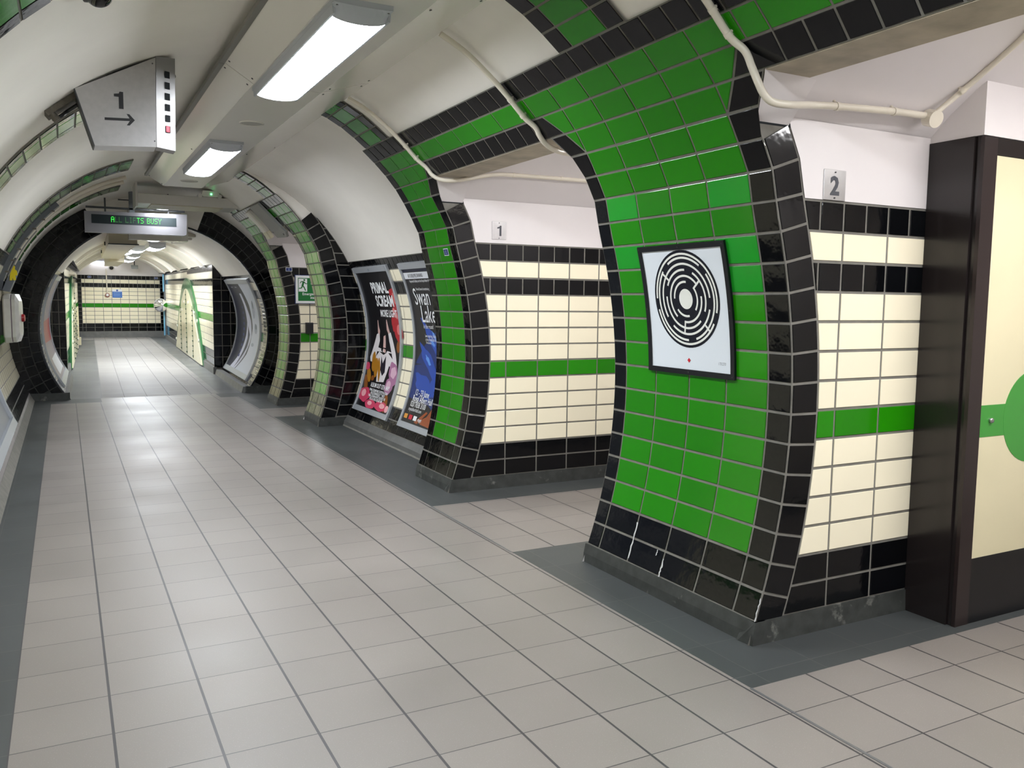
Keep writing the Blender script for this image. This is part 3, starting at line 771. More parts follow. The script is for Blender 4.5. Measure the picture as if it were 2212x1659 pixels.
def text_mesh(mb, body, P, u, v, size, mat=0, align='CENTER', sx=1.0, bold=0.0, lift=0.0, res=2, shear=0.0):
    c = bpy.data.curves.new('t', 'FONT'); c.body = body; c.size = size; c.align_x = align; c.offset = bold*size; c.resolution_u = res; c.shear = shear
    o = bpy.data.objects.new('t', c); COL.objects.link(o)
    dg = bpy.context.evaluated_depsgraph_get(); me = bpy.data.meshes.new_from_object(o.evaluated_get(dg))
    mb.mesh([P(u+q.co.x*sx, v+q.co.y, lift) for q in me.vertices], [tuple(f.vertices) for f in me.polygons], mat)
    bpy.data.objects.remove(o); bpy.data.curves.remove(c); bpy.data.meshes.remove(me)

t = thing('message_display', (1.11, 9.3, 2.43), 'steel cased dot matrix message display reading ALL LIFTS BUSY in green', 'display')
Y0 = 9.30
mb = MB(); mb.prism([(0.482, Y0, 2.285), (1.70, Y0, 2.285), (1.735, Y0, 2.30), (1.745, Y0, 2.575), (0.482, Y0, 2.555)], (0, 0.16, 0)); mb.build('case', flat('dull steel case', rgb(126, 124, 128), 0.4, 0.5), t)
mb = MB(); mb.box((0.562, Y0-0.003, 2.400), (1.607, Y0, 2.517)); mb.build('screen', flat('dark display glass', rgb(34, 42, 44), 0.5, spec=0.2), t)
DOT = {'A': '01110 10001 10001 11111 10001 10001 10001', 'L': '10000 10000 10000 10000 10000 10000 11111', 'I': '01110 00100 00100 00100 00100 00100 01110', 'F': '11111 10000 10000 11110 10000 10000 10000', 'T': '11111 00100 00100 00100 00100 00100 00100', 'S': '01111 10000 10000 01110 00001 00001 11110', 'B': '11110 10001 10001 11110 10001 10001 11110', 'U': '10001 10001 10001 10001 10001 10001 01110', 'Y': '10001 10001 01010 00100 00100 00100 00100', ' ': '000 000 000 000 000 000 000'}
x = 0.800; d = 0.0077
dim = emis('dim green dots', (0.06, 0.5, 0.08, 1), 0.22); bright = emis('green dots', (0.05, 1.0, 0.08, 1), 0.8)
lit = MB(); faint = MB()
for ch, b in zip('ALL LIFTS BUSY', (1, 0, 0, 0, 0, 0, 0, 1, 1, 0, 1, 1, 1, 1)):
    rows = DOT[ch].split()
    for r, row in enumerate(rows):
        for k, bit in enumerate(row):
            if bit == '1':
                cx, cz = x+k*d, 2.492-r*0.0105
                (lit if b else faint).face([(cx-0.0036, Y0-0.0045, cz-0.0048), (cx+0.0036, Y0-0.0045, cz-0.0048), (cx+0.0036, Y0-0.0045, cz+0.0048), (cx-0.0036, Y0-0.0045, cz+0.0048)])
    x += (len(rows[0])+1.1)*d
lit.build('lit_text', bright, t); faint.build('faint_text', dim, t)
mb = MB(); mb.box((0.50, Y0+0.02, 2.60), (1.72, Y0+0.05, 2.625)); mb.build('support_rail', DARK, t)
for x in (0.72, 1.50):
    mb = MB(); mb.box((x, Y0+0.025, 2.56), (x+0.02, Y0+0.045, 2.84 if x > 1 else 2.74)); mb.build('hanger', DARK, t)
mb = MB(); mb.box((1.02, Y0+0.02, 2.56), (1.09, Y0+0.07, 2.86)); mb.build('post', flat('grey post', rgb(96, 100, 104), 0.4), t)
mb = MB(); mb.box((0.89, Y0+0.03, 2.72), (1.02, Y0+0.05, 2.735)); mb.build('side_arm', DARK, t)
t = thing('trunking_panel', (1.43, 9.97, 2.45), 'white sheet trunking panel behind and below the message display', 'panel')
mb = MB(); mb.box((1.045, 9.93, 2.245), (1.735, 10.06, 2.66)); mb.build('panel', WHITEMETAL, t)
mb = MB(); mb.box((1.738, 9.93, 2.250), (1.83, 10.06, 2.67)); mb.build('end_panel', WHITEMETAL, t)

# ------------------------------------------------------------------ lift direction sign
t = thing('lift_sign', (0.52, 1.98, 2.45), 'steel lift direction sign box marked 1 with an arrow to the right', 'sign')
yA, yB = 1.90, 1.950
front = [(0.378, yA, 2.234), (0.688, yA, 2.254), (0.696, yA, 2.735), (0.293, yA, 2.520)]
mb = MB(); mb.prism(front, (0, 0.17, 0)); mb.build('case', STEEL, t)
mb = MB(); S = [(0.690, yA-0.002, 2.254), (0.793, yB, 2.249), (0.802, yB, 2.755), (0.698, yA-0.002, 2.742)]
mb.prism(S, (0, 0.12, 0)); st = mb.build('indicator_strip', flat('polished steel strip', rgb(150, 148, 148), 0.45, 0.6), t)
mb = MB(); mb.prism([(0.376, yA-0.004, 2.234), (0.382, yA-0.004, 2.234), (0.297, yA-0.004, 2.520), (0.291, yA-0.004, 2.520)], (0, 0.17, 0)); mb.build('edge_strip', DARK, t)
P = lambda u, v, l=0.0: (u, yA-0.0015-l, v)
mb = MB(); mb.face([P(0.506, 2.440), P(0.529, 2.440), P(0.529, 2.530), P(0.511, 2.530), P(0.507, 2.520), P(0.483, 2.516), P(0.483, 2.502), P(0.506, 2.502)]); mb.build('numeral', INK, t)
mb = MB(); mb.face([P(0.434, 2.373), P(0.560, 2.380), P(0.560, 2.394), P(0.434, 2.387)]); mb.face([P(0.542, 2.356), P(0.556, 2.356), P(0.583, 2.3865), P(0.556, 2.416), P(0.542, 2.416), P(0.562, 2.3865)]); mb.build('arrow', INK, t)
for k in range(6):
    z = 2.655-k*0.0590; xc = 0.757-k*0.0006
    fx = lambda dx, dz: (xc+dx, yA-0.0055-0.0060*(z+dz-2.25)/0.5+(xc+dx-0.690)/0.103*0.052, z+dz)
    mb = MB(); mb.face([fx(-0.013, -0.0185), fx(0.013, -0.0185), fx(0.013, 0.0185), fx(-0.013, 0.0185)])
    o = mb.build('indicator_window', flat('dark window', rgb(34, 36, 38), 0.6, spec=0.05), st)
    if k == 5:
        mb = MB(); a = lambda dx, dz: tuple(Vector(fx(dx, dz))+Vector((0, -0.002, 0)))
        mb.face([a(-0.011, -0.015), a(0.009, -0.015), a(0.009, 0.016), a(-0.011, 0.016)]); o = mb.build('lit_window', emis('red lamp', (1.0, 0.02, 0.08, 1), 0.9), st); o['label'] = 'lit red window'
discs([(0.680, yA, 2.70), (0.680, yA, 2.285)], (0, -1, 0), 0.004, 0.003, 'screw', t)
mb = MB(); mb.box((0.45, 1.96, 2.56), (0.62, 2.02, 2.72)); mb.build('fixing_bracket', DARK, t)
t = thing('ceiling_bracket', (0.22, 2.05, 2.46), 'grimy metal bracket with cable on the vault left of the lift sign', 'bracket')
Pc = lambda s, y, l=0.0: on(LC)(y, s, l)
sa, sb = LC.at_z(2.405), LC.at_z(2.53)
GR = flat('grimy metal', rgb(96, 90, 80), 0.7, noise=0.35, nscale=40)
mb = MB(); mb.loft([[Pc(sa, y, 0.0), Pc(sb, y, 0.0), Pc(sb, y, 0.03), Pc(sa, y, 0.03)] for y in (1.98, 2.13)]); mb.build('base_plate', GR, t)
mb = MB(); mb.tube(smooth_path([Pc(sa+0.01, 2.05, 0.05), Pc(sa+0.05, 2.02, 0.06), Pc((sa+sb)/2, 2.08, 0.05), Pc(sb-0.02, 2.06, 0.05), Pc(sb+0.03, 2.13, 0.03)]), 0.010); mb.build('cable', DARK, t)
mb = MB(); mb.tube([Pc(sa+0.02, 2.0, 0.03), Pc(sa+0.02, 2.0, 0.07)], 0.02); mb.build('gland', GR, t)
t = thing('dome_camera', (0.33, 0.51, 2.53), 'dark glossy dome camera on the vault at the top left', 'camera')
sc = LC.at_z(2.560); c0 = Vector(Pc(sc, 0.36)); nn = (Vector(Pc(sc, 0.36, 1.0))-c0).normalized()
mb = MB(); mb.lathe(c0-nn*0.004, nn, [(0.062, 0), (0.062, 0.022), (0.052, 0.028)], 0); mb.build('mount_ring', DARK, t)
mb = MB(); mb.lathe(c0+nn*0.020, nn, [(0.050*math.cos(a), 0.046*math.sin(a)) for a in fr(0, 1.5, 8)], 0); mb.build('dome', flat('smoked dome', rgb(24, 24, 26), 0.06), t)

# ------------------------------------------------------------------ conduits on the vault and header
def clipobj(c, ax, r, parent, base):
    """saddle clip round a pipe at c along axis ax; base: direction towards the wall"""
    mb = MB(); ax = Vector(ax).normalized(); c = Vector(c)
    mb.tube([c-ax*0.009, c+ax*0.009], r+0.0025, 0, 12)
    b = Vector(base).normalized()
    mb.tube([c+b*r*0.5, c+b*(r+0.016)], 0.006, 0, 8)
    mb.build('saddle_clip', PIPE, parent)
PR = 0.0145
def tab(c, d, parent): pass
def conduit(label, y, ctrl, clips, name='conduit', tail=None):
    up = [on(PIL)(y+0.012*math.sin(3*s), s, 0.012+PR) for s in fr(PIL.at_z(2.775), PIL.at_z(2.42), 8)]
    pts = smooth_path(up[::2]+ctrl, 8)
    t = thing(name, up[4], label, 'pipe', 'cream painted conduits on the right of the vault')
    mb = MB(); mb.tube(pts, PR, 0, 12); mb.build('pipe', PIPE, t)
    for z in (2.50, 2.425):
        s = PIL.at_z(z); c = on(PIL)(y+0.012*math.sin(3*s), s, 0.012+PR); d = Vector(on(PIL)(y, s+0.05, 0))-Vector(on(PIL)(y, s-0.05, 0))
        clipobj(c, d, PR, t, Vector(on(PIL)(y, s, 0))-Vector(on(PIL)(y, s, 1)))
    for c, ax in clips: clipobj(c, ax, PR, t, (0, 0.5, 0.7))
    return t
cA = 2.34
conduit('cream conduit curving down the vault into the lobby of lift 1, along its left wall', cA,
        [(2.468, cA, 2.345), (2.500, cA-0.02, 2.298), (2.540, 2.28, 2.266), (2.60, 2.245, 2.256), (2.70, 2.24, 2.270), (2.86, 2.24, 2.307), (2.97, 2.24, 2.326), (3.10, 2.24, 2.331), (3.4, 2.24, 2.335), (4.6, 2.24, 2.345)],
        [((3.10, 2.24, 2.331), (1, 0, 0)), ((3.50, 2.24, 2.337), (1, 0, 0))])
conduit('cream conduit bending under the header at the right side of the lift 1 opening', 0.790,
        [(2.462, 0.79, 2.352), (2.490, 0.79, 2.310), (2.530, 0.80, 2.276), (2.60, 0.82, 2.252), (2.74, 0.90, 2.255), (3.0, 0.93, 2.262), (3.6, 0.93, 2.27)], [])
tc = conduit('thick cream conduit dropping over the nearest header to a round box in the lobby', -0.785,
        [(2.452, -0.80, 2.350), (2.470, -0.82, 2.290), (2.485, -0.84, 2.232), (2.510, -0.845, 2.193), (2.555, -0.845, 2.170), (2.65, -0.84, 2.172), (2.80, -0.80, 2.196), (2.94, -0.80, 2.207), (3.27, -0.80, 2.224), (3.47, -0.80, 2.228)],
        [((2.941, -0.80, 2.207), (1, 0, 0.05)), ((3.276, -0.80, 2.224), (1, 0, 0.03))])
mb = MB(); mb.disc((3.50, -0.79, 2.226), (-0.15, -1, -0.35), 0.036, 0.05, 0, 20); mb.build('junction_box', PIPE, tc)
mb = MB(); mb.tube(smooth_path([(3.49, -0.825, 2.23), (3.535, -0.86, 2.28), (3.575, -0.95, 2.36), (3.55, -1.12, 2.45), (3.45, -1.30, 2.505)]), 0.012); mb.build('branch_pipe', PIPE, tc)
clipobj((3.555, -0.905, 2.32), (0.04, -0.09, 0.08), 0.012, tc, (0, 0.6, 0.6))
# left conduits
for y, z0, lab in ((7.35, 1.86, 'thin cream conduit following the left vault before the far green rib'), (7.78, 1.80, 'thin cream conduit beside the far green rib on the left vault')):
    pts = [on(LC)(y+0.25*math.exp(-((s-LC.at_z(1.8))/0.25)**2)*0, s, 0.03) for s in fr(LC.at_z(z0), LC.at_z(2.80), 26)]
    mb = MB(); mb.tube(pts, 0.022, 0, 8); mb.build('conduit', PIPE, None, lab, 'pipe', 'cream conduits on the left vault')
t = thing('cable_tray', on(LC)(7.05, LC.at_z(2.2)), 'dark curved cable tray on the left vault between two tile ribs', 'tray')
mb = MB(); A = fr(LC.at_z(1.60), LC.at_z(2.42), 20); P = on(LC)
mb.loft([[P(6.95, s, 0), P(6.95, s, 0.05), P(7.12, s, 0.05), P(7.12, s, 0)] for s in A]); mb.build('tray', flat('tray grey', rgb(84, 88, 90), 0.45), t)
mb = MB()
for s in fr(LC.at_z(1.7), LC.at_z(2.36), 6): mb.box(tuple(Vector(P(6.94, s, 0.045))-Vector((0.012, 0, 0.012))), tuple(Vector(P(6.99, s, 0.06))+Vector((0.012, 0, 0.012))))
mb.build('tray_clips', GR, t)
t = thing('cable_cover', on(LC)(7.60, LC.at_z(1.9)), 'short dark curved cover with a pointed top between the two left conduits', 'cover')
mb = MB(); A = fr(LC.at_z(1.66), LC.at_z(2.18), 14)
mb.loft([[P(7.48, s, 0), P(7.48, s, 0.045), P(7.66, s, 0.045), P(7.66, s, 0)] for s in A]); mb.build('cover', flat('cover grey', rgb(72, 74, 76), 0.5), t)

# ------------------------------------------------------------------ number plates of the lifts
def plate(num, x0, x1, z0, z1, y, label):
    t = thing('number_plate', ((x0+x1)/2, y, z0), label, 'sign', 'lift number plates')
    mb = MB(); mb.box((x0, y-0.004, z0), (x1, y, z1), bev=0.001); mb.build('plate', STEEL, t)
    Pp = lambda u, v, l=0.0: (u, y-0.005, v)
    sz = (z1-z0)*0.84; mb = MB()
    if num == '1':
        xm = (x0+x1)/2; zb = z0+(z1-z0)*0.20; ht = (z1-z0)*0.58
        mb.face([Pp(xm+a, zb+ht*b) for a, b in ((0.002, 0), (0.019, 0), (0.019, 1), (0.006, 1), (0.002, 0.90), (-0.016, 0.84), (-0.016, 0.69), (0.002, 0.74))])
    else: text_mesh(mb, num, Pp, (x0+x1)/2, z0+(z1-z0)*0.19, sz, 0, 'CENTER', 1.0, 0.035)
    mb.build('numeral', flat('dark numeral', rgb(64, 66, 74), 0.5), t)
    s = MB()
    for z in (z0+0.010, z1-0.010): s.disc(((x0+x1)/2, y-0.004, z), (0, -1, 0), 0.0035, 0.003)
    s.build('screw', SCREW, t)
plate('2', 3.003, 3.131, 1.859, 1.984, -0.691, 'steel number plate 2 on the white wall beside the dark door frame')
plate('1', 3.036, 3.154, 1.886+0.0, 2.018, 2.458, 'steel number plate 1 on the white wall above black and cream tiles')

# ------------------------------------------------------------------ cupboard with green band and disc at the end of the nearest lobby
FY = -0.945
t = thing('panel_door', (4.4, -0.8, 0), 'cream door panel with green band and disc in a dark brown frame', 'door')
mb = MB(); mb.box((3.655, -0.905, 0), (3.70, -0.692, 2.145)); mb.build('side_post', BROWN, t)
mb = MB(); mb.box((3.668, -0.925, 0), (3.70, -0.907, 2.143)); mb.build('edge_strip', BROWN, t)
mb = MB(); mb.box((3.665, FY, 0), (3.755, -0.927, 2.140)); mb.build('frame_stile', flat('reddish brown paint', rgb(40, 30, 30), 0.3), t)
mb = MB(); mb.box((3.755, FY, 2.070), (5.9, -0.927, 2.140)); mb.build('frame_head', BROWN, t)
pn = MB(); pn.box((3.757, FY+0.004, 0.300), (5.9, -0.925, 2.068)); pn = pn.build('panel', DOORCREAM, t)
mb = MB(); mb.box((3.757, FY+0.002, 0.0), (5.9, -0.925, 0.300)); mb.build('kick_plate', flat('black laminate', rgb(14, 14, 18), 0.3), t)
GRN = flat('green laminate', rgb(64, 150, 58), 0.32)
mb = MB(); mb.box((3.757, FY+0.0025, 0.849), (5.9, FY+0.004, 0.991)); mb.build('green_band', GRN, pn)
mb = MB(); mb.disc((4.135, FY+0.004, 0.925), (0, -1, 0), 0.212, 0.002, 0, 48); mb.build('green_disc', GRN, pn)
mb = MB(); mb.lathe((3.828, FY+0.002, 0.922), (0, -1, 0), [(0.011, 0), (0.012, 0.006), (0.010, 0.012), (0.004, 0.012)], 0, 20); mb.build('coach_bolt', STEEL, pn)
mb = MB(); mb.box((3.662, FY+0.003, 2.146), (6.0, -0.60, 2.55)); mb.build('wall_lobby_bulkhead', WALLWHITE, **STR)

# ------------------------------------------------------------------ posters
def mapped(P, poly, mb, mat=0, lift=0.0, step=0.06):
    poly = clean(poly)
    lo, hi = min(p[1] for p in poly), max(p[1] for p in poly); n = max(1, math.ceil((hi-lo)/step))
    if area(poly) < 0: poly = poly[::-1]
    for k in range(n):
        a, b = lo+(hi-lo)*k/n, lo+(hi-lo)*(k+1)/n
        q = clean(clip(clip(poly, 0, 1, a), 0, -1, -b))
        if len(q) > 2: mb.face([P(u, v, lift) for u, v in q], mat)
def ell(cx, cy, rx, ry, rot=0.0, n=20, wob=0.0, k=5):
    o = []
    for i in range(n):
        a = 2*math.pi*i/n; r = 1+wob*math.sin(k*a+cx*9)
        x, y = rx*r*math.cos(a), ry*r*math.sin(a); o.append((cx+x*math.cos(rot)-y*math.sin(rot), cy+x*math.sin(rot)+y*math.cos(rot)))
    return o
def framed(name, P, W, H, parent, fw=0.04, frame=ALU, top=0.06, bot=0.06, thick=0.028, back=NEARBLACK):
    """frame of four bars that follows the wall, and a backing sheet"""
    for (u0, u1, v0, v1, nm) in ((0, fw, 0, H, 'frame_side'), (W-fw, W, 0, H, 'frame_side'), (fw, W-fw, 0, bot, 'frame_bottom'), (fw, W-fw, H-top, H, 'frame_top')):
        mb = MB(); n = 16 if v1-v0 > 0.3 else 3; e = 0.006
        mb.loft([[P(u0, v, 0), P(u0, v, thick-e), P(u0+e, v, thick), P(u1-e, v, thick), P(u1, v, thick-e), P(u1, v, 0)] for v in fr(v0, v1, n)], 0, True, False)
        mb.build(nm, frame, parent)
    mb = MB(); mb.grid(lambda u, v: P(u, v, 0.012), [fw, W-fw], fr(bot, H-top, 20), 0, flip=False); mb.build('print', back, parent)
def curl(prof, y_left, s0, sgn):   # poster coordinates on a curved wall
    def P(u, v, l=0.0):
        x, z = prof(s0+v, 0.006+l); return (x, y_left-sgn*u, z)
    return P
COLS = {}
def pc(r, g, b): return flat('print %d %d %d' % (r, g, b), rgb(r, g, b), 0.35)

# concert poster on the bay wall
W, H = 1.12, 0
s0 = RC.at_z(0.195); H = RC.at_z(1.79)-s0
P = curl(RC, 6.035, s0, 1)
t = thing('poster', (3.2, 5.5, 0.2), 'framed concert poster with a raised-arms figure and flowers, PRIMAL SCREAM', 'poster', 'framed posters in the tiled bay')
framed('poster', P, W, H, t, back=pc(16, 15, 20))
fx = lambda a: 0.04+(W-0.08)*a
fy = lambda b: H-0.06-(H-0.12)*b
def S(polys, name, m, lift):
    for i, q in enumerate(polys):
        mb = MB(); mapped(P, [(fx(a), fy(b)) for a, b in q], mb, 0, lift+0.00008*i); mb.build(name, m, t)
S([ell(0.93, 0.20, 0.10, 0.075, 0.2, wob=0.08), ell(0.88, 0.335, 0.13, 0.07, -0.5, wob=0.08), ell(0.94, 0.42, 0.12, 0.08, 0.3, wob=0.06)], 'red_flower', pc(176, 34, 44), 0.0125)
S([ell(0.95, 0.195, 0.05, 0.04), ell(0.90, 0.30, 0.07, 0.03, 0.4), ell(0.95, 0.41, 0.05, 0.035)], 'red_flower_light', pc(222, 120, 118), 0.0131)
S([[(0.30, 0.445), (0.36, 0.425), (0.38, 0.455), (0.29, 0.60), (0.24, 0.645), (0.40, 0.575), (0.52, 0.565), (0.70, 0.555), (0.83, 0.64), (0.86, 0.62), (0.70, 0.46), (0.64, 0.425), (0.57, 0.43), (0.60, 0.455), (0.76, 0.60), (0.93, 0.655), (0.80, 0.70), (0.66, 0.69), (0.62, 0.80), (0.42, 0.80), (0.36, 0.69), (0.18, 0.70), (0.08, 0.66), (0.20, 0.55)][:24]], 'dark_gap', pc(22, 20, 26), 0.0122)
S([[(0.27, 0.46), (0.36, 0.44), (0.37, 0.50), (0.26, 0.62), (0.36, 0.58), (0.50, 0.60), (0.62, 0.575), (0.78, 0.62), (0.66, 0.50), (0.63, 0.44), (0.71, 0.435), (0.86, 0.58), (0.93, 0.67), (0.86, 0.69), (0.70, 0.67), (0.62, 0.79), (0.40, 0.80), (0.34, 0.68), (0.10, 0.66), (0.08, 0.63)]], 'white_shirt', pc(226, 220, 222), 0.0128)
S([[(0.46, 0.40), (0.58, 0.40), (0.63, 0.50), (0.62, 0.565), (0.56, 0.585), (0.55, 0.45), (0.49, 0.46), (0.47, 0.585), (0.42, 0.57), (0.41, 0.48)]], 'hair', pc(12, 10, 16), 0.0136)
S([[(0.475, 0.47), (0.56, 0.455), (0.585, 0.53), (0.545, 0.585), (0.50, 0.58), (0.465, 0.52)], [(0.315, 0.445), (0.33, 0.355), (0.35, 0.355), (0.355, 0.40), (0.385, 0.43), (0.37, 0.46)], [(0.64, 0.445), (0.595, 0.42), (0.60, 0.35), (0.62, 0.345), (0.645, 0.39), (0.69, 0.44)]], 'skin', pc(214, 176, 170), 0.0134)
S([[(0.44, 0.61), (0.50, 0.66), (0.58, 0.605), (0.60, 0.72), (0.54, 0.75), (0.45, 0.71)]], 'dark_collar', pc(30, 28, 40), 0.0134)
S([ell(0.22, 0.66, 0.075, 0.06, 1.2, wob=0.05), ell(0.32, 0.70, 0.06, 0.075, -0.5), ell(0.13, 0.76, 0.09, 0.04, 0.5), ell(0.42, 0.71, 0.10, 0.03, 1.0)], 'ochre_leaf', pc(176, 120, 30), 0.014)
S([ell(0.10, 0.83, 0.10, 0.04, 0.6), ell(0.93, 0.53, 0.05, 0.04), ell(0.84, 0.93, 0.08, 0.05, 0.7), ell(0.27, 0.78, 0.05, 0.02)], 'brown_leaf', pc(140, 82, 30), 0.0144)
S([ell(0.86, 0.72, 0.14, 0.075, 0.3, wob=0.07), ell(0.80, 0.81, 0.11, 0.06, wob=0.08)], 'mauve_rose', pc(168, 112, 150), 0.0142)
S([ell(0.86, 0.71, 0.08, 0.04, wob=0.1), ell(0.79, 0.80, 0.06, 0.03)], 'mauve_rose_centre', pc(220, 180, 200), 0.0148)
S([ell(0.16, 0.91, 0.17, 0.055, wob=0.08), ell(0.42, 0.965, 0.16, 0.035, wob=0.05), ell(0.74, 0.96, 0.18, 0.035, wob=0.06), ell(0.05, 0.70, 0.07, 0.03)], 'pink_flower', pc(206, 66, 100), 0.0146)
S([ell(0.12, 0.90, 0.07, 0.028), ell(0.40, 0.96, 0.07, 0.016), ell(0.78, 0.955, 0.08, 0.018), ell(0.93, 0.965, 0.05, 0.025)], 'pink_flower_light', pc(236, 170, 176), 0.0152)
mb = MB()
text_mesh(mb, 'PRIMAL', P, fx(0.60), fy(0.155), 0.165, 0, 'CENTER', 0.96, 0.03, 0.016); text_mesh(mb, 'SCREAM', P, fx(0.66), fy(0.250), 0.165, 0, 'CENTER', 0.90, 0.03, 0.016)
text_mesh(mb, 'MORE LIGHT', P, fx(0.71), fy(0.325), 0.105, 0, 'CENTER', 0.84, 0.025, 0.016)
mb.build('title', WHITE, t); mb = MB()
text_mesh(mb, 'ALBUM OUT 13TH MAY', P, fx(0.56), fy(0.842), 0.070, 0, 'CENTER', 0.82, 0.02, 0.016)
mb.build('release_date', WHITE, t); mb = MB()
for k, tx in enumerate(("'PRIMAL SCREAM\'S MOST SATISFYING ALBUM", "SINCE SCREAMADELICA' **** MOJO", "'PRIMAL SCREAM HAVEN'T SOUNDED THIS", "VITAL IN OVER A DECADE' NME")):
    mb = MB(); text_mesh(mb, tx, P, fx(0.55), fy(0.872+0.021*k), 0.039, 0, 'CENTER', 0.74, 0.02, 0.016); mb.build('small_print', WHITE, t)
mb = MB()
text_mesh(mb, 'CBS', P, W*0.5, H-0.046, 0.036, 0, 'CENTER', 0.9, 0.0, 0.029); mb.build('frame_mark', flat('frame mark', rgb(70, 110, 140), 0.5), t)

# ballet poster, partly behind the pillar
P = curl(RC, 4.575, s0, 1); W = 1.12
t = thing('poster', (3.2, 4.0, 0.2), 'framed Swan Lake ballet poster, dark blue, half hidden behind the green pillar', 'poster', 'framed posters in the tiled bay')
framed('poster', P, W, H, t, back=pc(30, 29, 32))
S([[(0, 0), (1, 0), (1, 0.02), (0, 0.02)]], 'blue_top', pc(24, 30, 60), 0.0125)
S([[(0, 0.026), (1, 0.026), (1, 0.068), (0, 0.068)]], 'white_strip', pc(226, 228, 234), 0.0128)
S([[(0, 0.62), (0.2, 0.50), (0.5, 0.40), (1, 0.36), (1, 0.98), (0.5, 0.86), (0, 0.84)]], 'blue_mist', pc(26, 48, 112), 0.0124)
S([ell(0.35, 0.60, 0.26, 0.05, 0.4, wob=0.15), ell(0.45, 0.48, 0.3, 0.04, 0.5, wob=0.15), ell(0.30, 0.75, 0.25, 0.06, 0.2, wob=0.15), ell(0.6, 0.69, 0.26, 0.05, -0.4, wob=0.12)], 'blue_glow', pc(34, 74, 170), 0.0130)
S([ell(0.42, 0.475, 0.05, 0.014, 0.3, wob=0.2), ell(0.32, 0.585, 0.07, 0.016, 0.4, wob=0.2), ell(0.46, 0.43, 0.06, 0.012, 0.5, wob=0.2), ell(0.6, 0.45, 0.06, 0.014)], 'pale_blue_spark', pc(96, 150, 226), 0.0136)
S([[(0.62, 0.60), (0.75, 0.62), (0.80, 0.76), (0.72, 0.86), (0.66, 0.99), (0.45, 0.985), (0.40, 0.965), (0.54, 0.93), (0.62, 0.86), (0.66, 0.76)], [(0.30, 0.985), (0.50, 0.90), (0.54, 0.905), (0.38, 0.99)]], 'auburn_hair', pc(150, 74, 34), 0.0140)
S([[(0.62, 0.605), (0.78, 0.60), (0.90, 0.72), (0.78, 0.80), (0.66, 0.72)]], 'skin', pc(206, 160, 122), 0.0143)
mb = MB()
text_mesh(mb, 'Swan', P, fx(0.10), fy(0.235), 0.235, 0, 'LEFT', 0.80, 0.004, 0.016); text_mesh(mb, 'Lake', P, fx(0.20), fy(0.345), 0.235, 0, 'LEFT', 0.80, 0.004, 0.016)
text_mesh(mb, 'in the round', P, fx(0.22), fy(0.385), 0.06, 0, 'LEFT', 0.8, 0, 0.016)
mb.build('title', WHITE, t); mb = MB()
text_mesh(mb, '12 - 23 June', P, fx(0.13), fy(0.815), 0.085, 0, 'LEFT', 0.85, 0.012, 0.016); text_mesh(mb, 'Royal Albert Hall', P, fx(0.11), fy(0.855), 0.085, 0, 'LEFT', 0.82, 0.012, 0.016)
text_mesh(mb, '020 7838 3100', P, fx(0.09), fy(0.892), 0.078, 0, 'LEFT', 0.82, 0.006, 0.016); text_mesh(mb, 'royalalberthall.com', P, fx(0.08), fy(0.920), 0.05, 0, 'LEFT', 0.85, 0, 0.016)
mb.build('dates', WHITE, t); mb = MB()
for tx, a, b, sz in (('Raymond Gubbay and the Royal Albert Hall present', 0.10, 0.090, 0.036), ("Derek Deane's breathtaking", 0.20, 0.142, 0.036), ("'awe inspiring, finding the in", 0.24, 0.440, 0.042), ("a true theatrical show'", 0.25, 0.462, 0.042), ('The Guardian', 0.26, 0.480, 0.030)):
    mb = MB(); text_mesh(mb, tx, P, fx(a), fy(b), sz, 0, 'LEFT', 0.8, 0.004, 0.016); mb.build('small_print', WHITE, t)
mb = MB(); text_mesh(mb, '60 SUBLIME SWANS', P, fx(0.10), fy(0.058), 0.052, 0, 'LEFT', 0.82, 0, 0.016); mb.build('strip_lettering', INK, t)
for k, (a, m) in enumerate(((0.03, pc(216, 150, 60)), (0.15, pc(196, 40, 60)), (0.26, WHITE))):
    S([[(a, 0.945), (a+0.08, 0.945), (a+0.08, 0.975), (a, 0.975)]], 'sponsor_mark', m, 0.015)
mb = MB(); text_mesh(mb, 'magic', P, fx(0.37), fy(0.972), 0.05, 0, 'LEFT', 0.85, 0.01, 0.016, shear=0.25); mb.build('sponsor_lettering', WHITE, t)

# silver framed poster beyond the ring, right
def farP(q0, q1, h0, sg, r=RR):
    a0 = math.acos((h0-RHC)/RR)
    def P(u, v, l=0.0): return fang(sg*(a0-v/RR), (q1-u if sg > 0 else q0+u), RR-0.006-l)
    return P
W = 2.35; H = RR*(math.acos((0.12-RHC)/RR)-math.acos((1.745-RHC)/RR)); P = farP(0.48, 2.90, 0.12, 1); W = 2.42
t = thing('poster', FT(1.3, 1.7, 0.2), 'silver framed wide poster beyond the black arch, dark left side with white streak', 'poster', 'posters in the far passage')
framed('poster', P, W, H, t, fw=0.06, back=pc(214, 220, 234), top=0.08, bot=0.09)
fx = lambda a: 0.06+(W-0.12)*a
fy = lambda b: H-0.08-(H-0.17)*b
S([[(0, 0), (0.52, 0), (0.66, 0.25), (0.70, 0.5), (0.62, 0.8), (0.42, 1), (0, 1)]], 'dark_side', pc(40, 42, 62), 0.0126)
S([[(0.38, 0.12), (0.46, 0.12), (0.55, 0.30), (0.64, 0.42), (0.67, 0.6), (0.56, 0.82), (0.40, 1), (0.18, 1), (0.34, 0.82), (0.44, 0.6), (0.47, 0.45), (0.43, 0.25)]], 'white_streak', pc(206, 208, 226), 0.0132)
S([[(0.50, 0.48), (0.60, 0.58), (0.57, 0.72), (0.40, 0.93), (0.33, 1.0), (0.46, 0.76), (0.52, 0.62)]], 'dark_inner_streak', pc(60, 60, 84), 0.0138)
